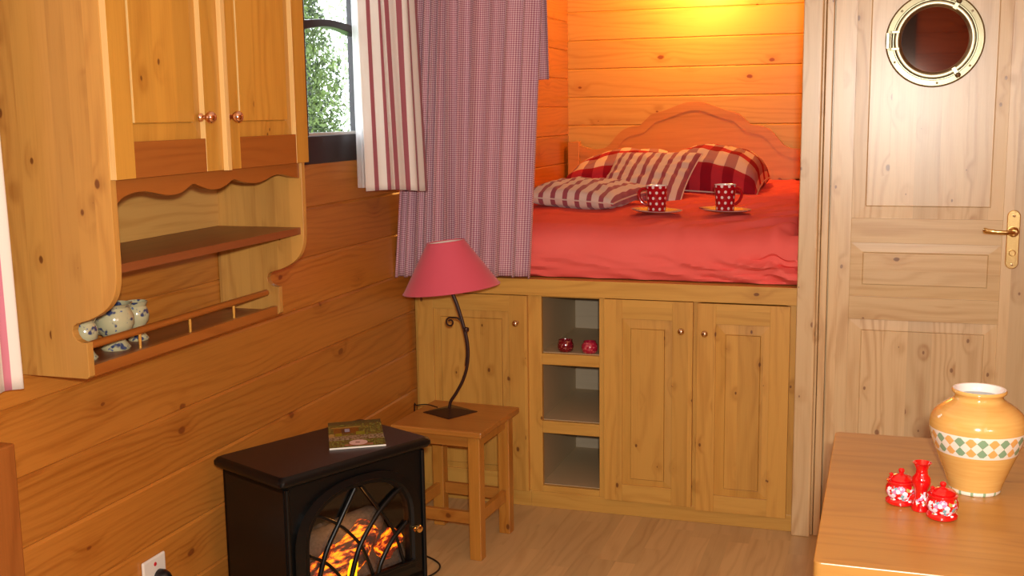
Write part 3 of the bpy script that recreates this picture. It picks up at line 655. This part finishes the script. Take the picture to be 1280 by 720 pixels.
# ------------------------------------------------------------------ lamp
LX, LY, LZ = .276, 3.50, .4405
lp = thing('table_lamp', (LX, LY, LZ), 'table lamp with tilted raspberry shade and curved iron stem on the stool', 'lamp')
mb = MB(Matrix.Translation((LX, LY, LZ)) @ Matrix.Rotation(R_(-27), 4, 'Z')); h = .066
b = [mb.v((sx*h, sy*h, 0)) for sx, sy in ((-1, -1), (1, -1), (1, 1), (-1, 1))]; t_ = [mb.v((sx*(h-.001), sy*(h-.001), .002)) for sx, sy in ((-1, -1), (1, -1), (1, 1), (-1, 1))]
c2 = [mb.v((sx*.012, sy*.012, .014)) for sx, sy in ((-1, -1), (1, -1), (1, 1), (-1, 1))]
mb.f(b[::-1]); mb.f(c2)
for A, B in ((b, t_), (t_, c2)):
    for k in range(4): mb.f([A[k], A[(k+1) % 4], B[(k+1) % 4], B[k]])
mb.build('base', M_iron, lp)
stem = [(.272, 3.5, .453), (.280, 3.5, .480), (.300, 3.5, .510), (.325, 3.5, .555), (.341, 3.5, .605), (.346, 3.5, .655), (.341, 3.5, .705), (.327, 3.5, .760), (.310, 3.5, .815), (.292, 3.5, .860), (.284, 3.5, .91)]
mb = MB(); mb.tube(smoothpts(stem, 5), .0052, 10); mb.tube([(p[0]-.006, 3.503, p[2]) for p in smoothpts(stem[4:], 5)], .0035, 8)
mb.lathe([(.004, 0), (.009, .002), (.010, .008), (.009, .014), (.004, .016)], (.3405, 3.5, .722), 14)
mb.build('stem', M_iron, lp)
sp = [(.338, 3.5, .728), (.328, 3.5, .752), (.309, 3.5, .768), (.287, 3.5, .768)]
cxs, czs = .2835, .7525
for k in range(22):
    a = PI*.42 + k*.36; r = .0165-.0105*k/21; sp.append((cxs+r*math.cos(a), 3.5, czs+r*math.sin(a)))
MB().tube(smoothpts(sp, 2), .0030, 8).build('scroll', M_iron, lp)
SH = Matrix.Translation((.291, 3.5, .868)) @ Matrix.Rotation(R_(-6.5), 4, 'Y')
mb = MB(SH); mb.lathe([(.163, 0), (.064, .158)], n=64, cap=False); sh = mb.build('shade', M_shade, lp)
mb = MB(SH); mb.lathe([(.1618, 0.0005), (.0628, .1575)], n=64, cap=False); mb.build('shade_lining', M_ivory, sh)
mb = MB(SH); mb.tube([(.163*math.cos(a*PI/32), .163*math.sin(a*PI/32), 0) for a in range(64)], .002, 6, closed=True); mb.tube([(.064*math.cos(a*PI/32), .064*math.sin(a*PI/32), .158) for a in range(64)], .0018, 6, closed=True); mb.build('shade_rim', M_shade, sh)
mb = MB(SH); mb.lathe([(.014, .0), (.015, .05), (.012, .055), (.022, .075), (.026, .095), (.018, .118), (0, .124)], n=24); mb.build('bulb', M_ivory, lp)
co = MB().tube(smoothpts([(.215, 3.535, .444), (.17, 3.55, .447), (.135, 3.54, .444), (.118, 3.56, .43), (.10, 3.6, .25), (.10, 3.60, .02)], 6), .0022, 6).build('lamp_cord', M_blackp, lp)

# ------------------------------------------------------------------ stove
TH_ = 1.1353
sv = thing('electric_stove', (.302, 2.542, 0), 'black electric stove with arched glass door and glowing log fire', 'stove', rz=TH_, local=True)
sv.scale = (1.045, 1.02, 1); sv.location = (.304, 2.546, 0)
# body: open-fronted box; local -y is the front
bw, bd, bt = .215, .127, .568
mb = MB(); w_ = .012
mb.box((-bw, -bd, .04), (-bw+w_, bd, bt)); mb.box((bw-w_, -bd, .04), (bw, bd, bt)); mb.box((-bw, bd-w_, .04), (bw, bd, bt)); mb.box((-bw, -bd, .04), (bw, bd, .06)); mb.box((-bw, -bd, bt-.012), (bw, bd, bt))
mb.build('firebox', M_black, sv, bevel=.002)
mb = MB(); lay = [(-.238+.006, .5715), (.238, .5715)]
def slab(hw, hd, z0, z1, r=.014):
    pts = []
    for (sx, sy, a0) in ((1, -1, -90), (1, 1, 0), (-1, 1, 90), (-1, -1, 180)):
        for k in range(6):
            a = R_(a0+18*k); pts.append((sx*(hw-r)+r*math.cos(a), sy*(hd-r)+r*math.sin(a)))
    return pts
zs = [(.0, .568), (.004, .570), (.013, .574), (.018, .581), (.018, .590), (.013, .597), (.006, .600)]
rings = []
for dx_, z_ in zs: rings.append([mb.v((x, y, z_)) for x, y in slab(.215+dx_, .127+dx_, 0, 0)])
for A, B in zip(rings, rings[1:]):
    for k in range(len(A)): mb.f([A[k], A[(k+1) % len(A)], B[(k+1) % len(A)], B[k]], 0, smooth=True)
mb.f(rings[0][::-1], 0); mb.f(rings[-1], 1); mb.build('top_slab', [M_black, M_top], sv)
# door with arched opening
def arch(hw, z0, zsp, rise, n=20, cx_=-.003):
    pts = [(cx_-hw, z0)]
    for k in range(n+1):
        a = PI-PI*k/n; pts.append((cx_+hw*math.copysign(abs(math.cos(a))**.82, math.cos(a)), zsp+rise*abs(math.sin(a))**.9))
    pts.append((cx_+hw, z0)); return pts
inn = arch(.154, .272, .400, .124); mid = arch(.168, .258, .400, .136); out = arch(.194, .238, .400, .152)
mb = MB(); yf = -.1275
def ringf(A, ya, B, yb, m=0):
    a = [mb.v((p[0], ya, p[1])) for p in A]; b_ = [mb.v((p[0], yb, p[1])) for p in B]
    for k in range(len(A)): k2 = (k+1) % len(A); mb.f([a[k], a[k2], b_[k2], b_[k]], m)
# front plate around the arch
oa = out; rect = []
for p in oa:
    x = p[0]; z_ = p[1]
    cx0 = -.003
    dxx, dzz = x-cx0, z_-.38
    sx = (.2148*(1 if dxx > 0 else -1) - cx0)/dxx if abs(dxx) > 1e-6 else 9e9; szz = ((.5675 if dzz > 0 else .1)-.38)/dzz if abs(dzz) > 1e-6 else 9e9
    s_ = min(abs(sx), abs(szz)); rect.append((cx0+dxx*s_, .38+dzz*s_))
ringf(oa, yf-.001, rect, yf-.001)
# fill the four corners of the plate
def tri(a, b, c): mb.f([mb.v((p[0], yf-.001, p[1])) for p in (a, b, c)])
for i in range(len(rect)-1):
    p, q = rect[i], rect[i+1]
    if abs(p[0]-q[0]) > 1e-4 and abs(p[1]-q[1]) > 1e-4: tri(p, q, (p[0] if abs(abs(p[0]-0) - .2148) < 2e-3 else q[0], q[1] if abs(q[1]-.5675) < 1e-4 or abs(q[1]-.1) < 1e-4 else p[1]))
mb.box((-.2148, yf-.001, .055), (.2148, yf+.01, .24))
ringf(out, yf-.001, out, yf-.011); ringf(out, yf-.011, mid, yf-.016); 
mid2 = arch(.162, .264, .400, .131); ringf(mid, yf-.016, mid2, yf-.010); ringf(mid2, yf-.010, inn, yf-.010); ringf(inn, yf-.010, inn, yf+.01)
fd = mb.build('fire_door', M_black, sv, bevel=.0012)
mb = MB(); mb.f([mb.v((p[0], yf-.001, p[1])) for p in inn]); mb.build('glass', M_firegl, fd)
def tb(pts, r=.0055):
    p3 = smoothpts([((a-.011)*.97, yf-.006, b) for a, b in pts], 5); mb.tube(p3, r, 10)
cx0 = .008
def mir(P): return [(2*cx0-a, b) for a, b in P]
mb = MB()
A_ = [(-.003, .520), (-.054, .447), (-.100, .377), (-.130, .290), (-.133, .268)]; B_ = [(.150, .485), (.110, .465), (.062, .430), (.007, .366), (-.022, .298), (-.030, .268)]; C_ = [(.163, .385), (.113, .350), (.075, .304), (.06, .268)]
for P in (A_, B_, C_): tb(P, .0062)
for P in (mir(A_), mir(B_), mir(C_)): tb(P, .0042)
mb.build('lattice', M_black, fd)
mb = MB(); mb.box((-.166, yf-.016, .258), (.166, yf-.002, .274)); mb.tube([(-.17, yf-.014, .274), (.170, yf-.014, .274)], .005, 10); mb.build('bottom_bar', M_black, fd, bevel=.001)
# side strips at the front corners
for sx in (-1, 1): MB().lathe([(.006, .05), (.006, .566)], (sx*.208, -.130, 0), 12).build('corner_bead', M_black, sv)
mb = MB(); mb.lathe([(.006, 0), (.006, .009), (.011, .014), (.0125, .021), (.009, .028), (0, .030)], (.166, .366, 0), 20)
mb2 = MB(Matrix(((1, 0, 0, 0), (0, 0, -1, yf-.008), (0, 1, 0, 0), (0, 0, 0, 1)))); mb.bm.free(); mb = mb2
mb.lathe([(.006, 0), (.006, .009), (.011, .014), (.0125, .021), (.009, .028), (0, .030)], (.166, .366, 0), 20); mb.build('knob', M_brass, fd)
for sx in (-1, 1):
    for sy in (-1, 1): MB().lathe([(.018, 0), (.014, .01), (.016, .04)], (sx*.18, sy*.10, 0), 16).build('foot', M_black, sv)
# fire bed
def ember(name, hot, emis, dark):
    g = G(name); v = g.coord(); mpn = g.n('ShaderNodeMapping'); mpn.inputs['Scale'].default_value = (6, 22, 22); mpn.inputs['Rotation'].default_value = (0, R_(25), 0); g.nt.links.new(v, mpn.inputs[0])
    n1 = g.noise(mpn.outputs[0], 3.2, 4, .6); n2 = g.noise(v, 22, 3)
    m_ = g.m('MULTIPLY', g.ramp(n1, .42, .62), g.ramp(n2, .30, .5))
    col = g.mix(m_, srgb(200, 20, 30), srgb(255, 140, 10)); g.set(Base_Color=dark, Roughness=.85, Emission_Color=col, Emission_Strength=g.m('MULTIPLY', m_, emis)); return g.mat
M_emb = ember('glowing_embers', 0, 3.2, srgb(84, 64, 62))
g = G('ash_grey_ceramic'); c_ = g.mix(g.noise(g.coord(), 120, 3), srgb(120, 112, 104), srgb(52, 44, 42)); M_ash = g.set(Base_Color=c_, Roughness=.9)
M_hot = plain('yellow_flame_glow', srgb(255, 180, 40), .8, 0, Emission_Color=srgb(255, 200, 10), Emission_Strength=2.2)
M_or = ember('orange_ember_glow', 0, 3.0, srgb(150, 50, 30))
mb = MB()
def hill(a, b):
    x = -.18+.38*a; y = -.098+.20*b; k = math.sin(PI*min(1, .15+b*.7))
    z = .20 + .150*math.sin(PI*min(1, b*.75+.02))*(.72+.4*math.sin(PI*(a*.8+.12))) + .018*nz(x, y, 1, 22)+.010*nz(x, y, 4, 60)
    return (x, y, z)
mb.grid(hill, 60, 40); mb.build('ember_bed', M_ash, sv, solid=.004)
mb = MB()
def log(p0, p1, r, seed, mb=mb):
    p0, p1 = Vector(p0), Vector(p1); d = p1-p0; t = d.normalized(); u = t.orthogonal().normalized(); w = t.cross(u)
    def fn(a, b):
        ang = b*2*PI; e = min(1, a*9, (1-a)*9)**.5; rr = r*(1+.12*nz(a*5, math.cos(ang)*1.5, math.sin(ang)*1.5+seed, 1.5)+.05*nz(a*20, math.cos(ang)*3, math.sin(ang)*3+seed))*(.02+.98*e)
        return p0+d*a+u*rr*math.cos(ang)+w*rr*math.sin(ang)
    mb.grid(fn, 40, 24)
log((-.17, -.06, .255), (.06, -.075, .345), .040, 1); log((-.02, -.085, .30), (.10, -.03, .365), .040, 2)
mb.build('log', M_emb, sv)
mb = MB(); log((-.13, 0, .33), (.16, -.02, .375), .040, 5, mb); mb.build('log', M_ash, sv)
mb = MB(); log((.085, -.095, .300), (.155, -.085, .345), .026, 6, mb); mb.build('log', M_or, sv)
mb = MB(); log((-.02, -.112, .255), (-.006, -.108, .325), .012, 8, mb); mb.build('flame', M_hot, sv)
mb = MB(); log((-.105, -.100, .345), (-.055, -.098, .375), .008, 9, mb); mb.build('flame', M_or, sv)
fl = bpy.data.lights.new('fire_glow', 'POINT'); fl.energy = .35; fl.color = (1, .42, .1); fl.shadow_soft_size = .03; flo = bpy.data.objects.new('fire_glow', fl); C.objects.link(flo); flo.parent = sv; flo.location = (0, -.07, .44)

# booklet on the stove
g = G('booklet_cover'); uv = g.xyz(g.coord('UV')); U, V = uv[0], uv[1]
def rect_(u0, u1, v0, v1): return g.m('MULTIPLY', g.m('MULTIPLY', g.m('GREATER_THAN', U, u0), g.m('LESS_THAN', U, u1)), g.m('MULTIPLY', g.m('GREATER_THAN', V, v0), g.m('LESS_THAN', V, v1)))
nn = g.noise(g.coord('UV'), 22, 4, .7); c_ = g.mix(g.ramp(nn, .4, .62), srgb(30, 56, 26), srgb(120, 130, 60))
c_ = g.mix(g.m('GREATER_THAN', V, .87), c_, srgb(30, 66, 42))
path = rect_(0, 1, .26, .42); c_ = g.mix(g.m('MULTIPLY', path, g.ramp(nn, .35, .6)), c_, srgb(150, 134, 116))
c_ = g.mix(rect_(.10, .56, .50, .74), c_, srgb(108, 66, 18)); c_ = g.mix(rect_(.06, .60, .73, .77), c_, srgb(150, 128, 60)); c_ = g.mix(rect_(.24, .40, .54, .70), c_, srgb(30, 30, 40)); c_ = g.mix(rect_(.30, .39, .57, .69), c_, srgb(150, 160, 190))
c_ = g.mix(rect_(.12, .24, .42, .54), c_, srgb(128, 124, 30)); c_ = g.mix(rect_(.50, .66, .44, .56), c_, srgb(120, 128, 36)); c_ = g.mix(rect_(0, .1, .4, .52), c_, srgb(168, 140, 80))
c_ = g.mix(rect_(.27, .78, .04, .10), c_, srgb(150, 100, 80))
ex = g.m('DIVIDE', g.m('SUBTRACT', U, .52), .165); ey = g.m('DIVIDE', g.m('SUBTRACT', V, .15), .095); e = g.m('ADD', g.m('MULTIPLY', ex, ex), g.m('MULTIPLY', ey, ey)); c_ = g.mix(g.m('LESS_THAN', e, 1), c_, srgb(216, 186, 182)); c_ = g.mix(rect_(.47, .55, .14, .17), c_, srgb(80, 70, 76))
M_cover = g.set(Base_Color=c_, Roughness=.22, Coat_Weight=.3)
bk = thing('booklet', (.334, 2.514, .6005), 'small photo-covered booklet lying on the stove top', 'booklet')
q = [Vector((.334, 2.514, 0)), Vector((.458, 2.589, 0)), Vector((.338, 2.812, 0)), Vector((.217, 2.731, 0))]
mb = MB(); lo_ = [mb.v((p.x, p.y, .6006)) for p in q]; hi_ = [mb.v((p.x, p.y, .6046)) for p in q]
mb.f(lo_[::-1]); mb.f(hi_)
for k in range(4): mb.f([lo_[k], lo_[(k+1) % 4], hi_[(k+1) % 4], hi_[k]])
mb.build('pages', M_white, bk)
mb = MB(); lo_ = [mb.v((p.x, p.y, .6049)) for p in q]; mb.f(lo_, 0, [(0, 0), (1, 0), (1, 1), (0, 1)]); mb.build('cover', M_cover, bk)

# ------------------------------------------------------------------ wall socket with plug
so = thing('wall_socket', (0, 2.21, .35), 'white wall socket with a black plug and red dot low on the left wall', 'socket')
MB().box((.001, 2.168, .305), (.009, 2.256, .394)).build('face_plate', M_white, so, bevel=.004)
mb = MB(); mb.lathe([(.0052, .009), (.0048, .0102), (0, .0105)], (0, 2.213, .376), 16, axis='x'); mb.build('indicator', M_redp, so)
plg = thing('power_plug', (.01, 2.222, .338), 'black round plug pushed into the white wall socket', 'plug')
mb = MB(); mb.lathe([(.021, .0095), (.021, .022), (.016, .034), (.009, .042), (0, .043)], (0, 2.224, .338), 24, axis='x'); mb.build('plug_body', M_blackp, plg)
mb = MB(); mb.tube(smoothpts([(.045, 2.224, .336), (.07, 2.24, .30), (.06, 2.3, .12), (.04, 2.38, .02), (.05, 2.46, .006)], 6), .0032, 8); mb.build('flex', M_blackp, plg)
cb = MB().tube(smoothpts([(.20, 3.02, .004), (.29, 3.08, .004), (.34, 3.16, .004), (.33, 3.24, .004), (.24, 3.30, .004), (.12, 3.3, .004)], 8), .003, 8).build('floor_cable', M_blackp); tag(cb, 'thin black cable on the floor between stove and stool', 'cable')

# ------------------------------------------------------------------ bench back at the left edge
bn = thing('wooden_bench', (.10, 1.2, 0), 'stained wooden bench end standing at the lower left against the wall', 'bench')
MB().box((.012, .55, 0), (.060, 1.735, .822)).build('back_panel', W_dark, bn, bevel=.004)
MB().box((.060, .55, .42), (.48, 1.62, .45)).build('seat', W_dark, bn, bevel=.004)
for y in (.56, 1.59): MB().box((.062, y, 0), (.47, y+.022, .42)).build('side', W_dark, bn)

# ------------------------------------------------------------------ table
tb_ = thing('dining_table', (1.94, 2.12, 0), 'honey pine table in the right foreground carrying the yellow vase', 'table')
def rounded(x0, y0, x1, y1, r):
    pts = []
    for (cx_, cy_, a0) in ((x1-.002, y0+.002, -90), (x1-.002, y1-.002, 0), (x0+r, y1-r, 90), (x0+r, y0+r, 180)):
        rr = r if cx_ < (x0+x1)/2 else .002
        for k in range(7): a = R_(a0+15*k); pts.append((cx_+rr*math.cos(a), cy_+rr*math.sin(a)))
    return pts
MB().prism(rounded(1.577, 1.742, XR-.004, 2.500, .012), .722, .750, 'z').build('table_top', W_table, tb_, bevel=.004)
for x in (1.66, 2.20):
    for y in (1.83, 2.38): MB().box((x, y, 0), (x+.055, y+.055, .7215)).build('leg', W_cab, tb_, bevel=.003)
MB().box((1.68, 1.85, .63), (2.24, 1.87, .7215)).build('apron', W_cabh, tb_); MB().box((1.68, 2.39, .63), (2.24, 2.41, .7215)).build('apron', W_cabh, tb_)

# vase
g = G('yellow_vase_glaze'); p = g.xyz(g.coord()); an = g.m('ADD', g.m('ARCTAN2', p[1], p[0]), 3.1416+.07); zz_ = p[2]
u_ = g.m('MULTIPLY', an, 26/6.2832); v_ = g.m('DIVIDE', g.m('SUBTRACT', zz_, .0985), .0205)
P_ = g.m('FLOOR', g.m('ADD', g.m('MULTIPLY', u_, 1), v_)); Q_ = g.m('FLOOR', g.m('SUBTRACT', g.m('MULTIPLY', u_, 1), v_))
par = g.m('MODULO', g.m('ADD', g.m('ADD', P_, Q_), 41), 2); alt = g.m('MODULO', g.m('ADD', g.m('FLOOR', g.m('DIVIDE', g.m('ADD', P_, Q_), 2)), 40), 2)
nb = g.noise(g.vec(g.m('MULTIPLY', p[0], .6), g.m('MULTIPLY', p[1], .6), g.m('MULTIPLY', zz_, 8)), 26, 3)
yel = g.mix(nb, srgb(208, 150, 76), srgb(224, 182, 106)); wht = srgb(232, 222, 206)
cc = g.mix(par, g.mix(alt, srgb(128, 162, 128), srgb(226, 168, 96)), wht)
inb = g.m('MULTIPLY', g.m('GREATER_THAN', zz_, .0775), g.m('LESS_THAN', zz_, .1195)); ind = g.m('MULTIPLY', g.m('GREATER_THAN', zz_, .0815), g.m('LESS_THAN', zz_, .1165))
c_ = g.mix(inb, yel, wht); c_ = g.mix(ind, c_, cc)
foot = g.mix(g.m('LESS_THAN', g.m('FRACT', g.m('MULTIPLY', an, 2.1)), .22), wht, srgb(140, 168, 130)); c_ = g.mix(g.m('LESS_THAN', zz_, .0075), c_, foot)
M_vase = g.set(Base_Color=c_, Roughness=.14, Coat_Weight=.6, Coat_Roughness=.06)
vs_ = thing('ceramic_vase', (1.838, 2.173, .7505), 'big yellow ceramic vase with a band of green and orange diamonds', 'vase', local=True)
prof = [(0, 0), (.0435, 0), (.0455, .003), (.046, .008), (.052, .026), (.063, .055), (.0745, .085), (.0815, .108), (.0835, .122), (.0815, .136), (.0745, .149), (.062, .160), (.050, .168), (.0435, .1725), (.0415, .177), (.043, .181), (.0465, .184), (.0475, .1875), (.0455, .1905)]
pr = sm2(prof[2:], 3); MB().lathe([prof[0], prof[1]]+pr, n=72, cap=False).build('body', M_vase, vs_)
MB().lathe([(.0455, .1905), (.0425, .1900), (.0385, .183), (.038, .176), (.045, .168), (.070, .148), (.076, .12), (.045, .02), (0, .012)], n=64, cap=False).build('inner_glaze', M_cupin, vs_)

# cruet set
g = G('red_painted_porcelain'); p = g.xyz(g.coord()); vo = g.n('ShaderNodeTexVoronoi'); vo.inputs['Scale'].default_value = 150; g.nt.links.new(g.coord(), vo.inputs['Vector'])
cr = g.n('ShaderNodeValToRGB'); cr.color_ramp.interpolation = 'CONSTANT'; el = cr.color_ramp.elements; el[0].color = srgb(236, 214, 226); el[1].position = .3; el[1].color = srgb(200, 130, 170)
for pos, c in ((.5, srgb(120, 160, 170)), (.65, srgb(244, 236, 240)), (.82, srgb(170, 150, 80))): e_ = el.new(pos); e_.color = c
g.nt.links.new(g.xyz(vo.outputs['Color'])[0], cr.inputs[0])
M_bl = g
hx = g.m('SUBTRACT', g.m('ABSOLUTE', g.m('SUBTRACT', p[0], .0)), 0)
nzv = g.noise(g.coord(), 70, 2)
front = g.m('LESS_THAN', g.m('ADD', p[1], g.m('MULTIPLY', g.m('SUBTRACT', nzv, .5), .02)), -.012)
hgt = g.m('MULTIPLY', g.m('GREATER_THAN', g.m('ADD', p[2], g.m('MULTIPLY', g.m('SUBTRACT', nzv, .5), .03)), .013), g.m('LESS_THAN', g.m('ADD', p[2], g.m('MULTIPLY', g.m('SUBTRACT', nzv, .5), .03)), .033))
petals = g.m('LESS_THAN', vo.outputs['Distance'], .62)
msk = g.m('MULTIPLY', g.m('MULTIPLY', front, hgt), petals)
c_ = g.mix(msk, srgb(205, 14, 18), cr.outputs[0]); M_red = g.set(Base_Color=c_, Roughness=.12, Coat_Weight=.8)
cs = thing('cruet_set', (1.745, 2.035, .7505), 'red flowered porcelain cruet set of two lidded pots and a stem on the table', 'cruet', local=True)
jar = [(0, 0), (.0235, 0), (.0265, .003), (.0265, .0075), (.0235, .0105), (.0215, .0125), (.0255, .018), (.0275, .026), (.0265, .034), (.0235, .040), (.0255, .0425), (.0255, .045), (.023, .0465), (0, .0465)]
lidp = [(0, .0465), (.0215, .0465), (.0225, .049), (.020, .0525), (.012, .0565), (.005, .058), (.0035, .060), (.0055, .063), (.0055, .0665), (.003, .069), (0, .0695)]
for x, y in ((-.037, .025), (.030, -.033)):
    j = MB().lathe([(r_*.98, h_*.93) for r_, h_ in jar], n=40, cap=False).build('pot', M_red, cs); j.location = (x, y, 0)
    l_ = MB().lathe([(r_*.98, h_*.93) for r_, h_ in lidp], n=32, cap=False).build('lid', M_red, j)
    s_ = MB().lathe([(.003, 0), (.0025, .006), (.0045, .009), (0, .012)], n=12, cap=True); so_ = s_.build('spoon_tip', M_red, j); so_.location = (-.017, -.008, .046)
MB().lathe([(0, 0), (.015, 0), (.016, .003), (.013, .010), (.0105, .024), (.0105, .034), (.0125, .040), (.0165, .050), (.0150, .060), (.0105, .066), (.0098, .074), (.0145, .084), (.0165, .086), (.0145, .0865), (.009, .078), (0, .07)], (-.004, -.003, 0), 32, cap=False).build('bottle', M_red, cs)
MB().tube([(-.037, .025, .014), (-.004, -.003, .020), (.030, -.033, .014)], .007, 10).build('joint', M_red, cs)

# ------------------------------------------------------------------ bed alcove wall lamp (the warm light above the headboard)
wl = thing('alcove_wall_lamp', (.74, 6.02, 2.12), 'small wall lamp above the headboard that lights the alcove', 'lamp')
MB().lathe([(.03, 0), (.03, -.012), (.01, -.02), (.008, -.06)], (.74, 6.012, 2.16), 24, axis='y').build('bracket', M_brass, wl)

# ------------------------------------------------------------------ garden outside the window
gl = MB().box((-14, -2, -.9), (-.6, 22, -.8)).build('garden_lawn', plain('lawn_green', srgb(96, 128, 60), .9)); tag(gl, 'green lawn outside the window', 'lawn', kind='stuff')
g = G('conifer_leaves'); c_ = g.mix(g.ramp(g.noise(g.coord(), 5, 4, .7), .35, .65), srgb(26, 40, 12), srgb(96, 118, 50)); M_leaf = g.set(Base_Color=c_, Roughness=.7)
g = G('pale_leaves'); c_ = g.mix(g.noise(g.coord(), 1.6, 3), srgb(132, 146, 112), srgb(170, 178, 150)); M_leaf2 = g.set(Base_Color=c_, Roughness=.7)
def shrub(name, c, rx, ry, rz_, n, mat, label, ls=.12, seed=1):
    t = thing(name, (c[0], c[1], -.8), label, 'tree', 'garden trees')
    zlo = (.3-c[2])/rz_
    rnd = random.Random(seed); mb = MB()
    for _ in range(n):
        th = rnd.uniform(0, 2*PI); ph_ = math.acos(-rnd.uniform(max(-1, zlo), min(1, (3.6-c[2])/rz_))*-1); k = rnd.uniform(.72, 1.02)
        lump = 1+.22*mnoise.noise(Vector((math.cos(th)*2.2*math.sin(ph_), math.sin(th)*2.2*math.sin(ph_), math.cos(ph_)*3+seed)))
        p = Vector((c[0]+rx*k*lump*math.sin(ph_)*math.cos(th), c[1]+ry*k*lump*math.sin(ph_)*math.sin(th), c[2]+rz_*k*math.cos(ph_)))
        a = Vector((rnd.uniform(-1, 1), rnd.uniform(-1, 1), rnd.uniform(-1, 1))).normalized(); b = a.orthogonal().normalized(); s_ = ls*rnd.uniform(.5, 1.2)
        mb.f([mb.v(p+a*s_), mb.v(p+b*s_*.4), mb.v(p-a*s_), mb.v(p-b*s_*.4)])
    def core(a, b): return (c[0]+rx*.74*math.sin(PI*b)*math.cos(2*PI*a), c[1]+ry*.74*math.sin(PI*b)*math.sin(2*PI*a), c[2]-rz_*.8*math.cos(PI*b))
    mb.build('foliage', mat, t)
    if seed == 3: mb = MB(); mb.grid(core, 24, 16); mb.build('shade_core', plain('dark_leaf_shade', srgb(28, 34, 18), .9), t)  # dark blob added inside the leaves, standing for the shade between them
    MB().lathe([(.14, -.79), (.09, c[2])], (c[0], c[1], 0), 12).build('trunk', plain('bark', srgb(110, 84, 62), .9), t)
shrub('conifer_tree', (-3.42, 8.3, 1.3), .80, .80, 2.2, 42000, M_leaf, 'green bushy conifer seen through the left of the window', .026, 3)
shrub('birch_tree', (-6.9, 15.0, 2.6), 1.9, 1.9, 3.8, 9000, M_leaf2, 'pale hazy tree further back behind the conifer', .05, 5)
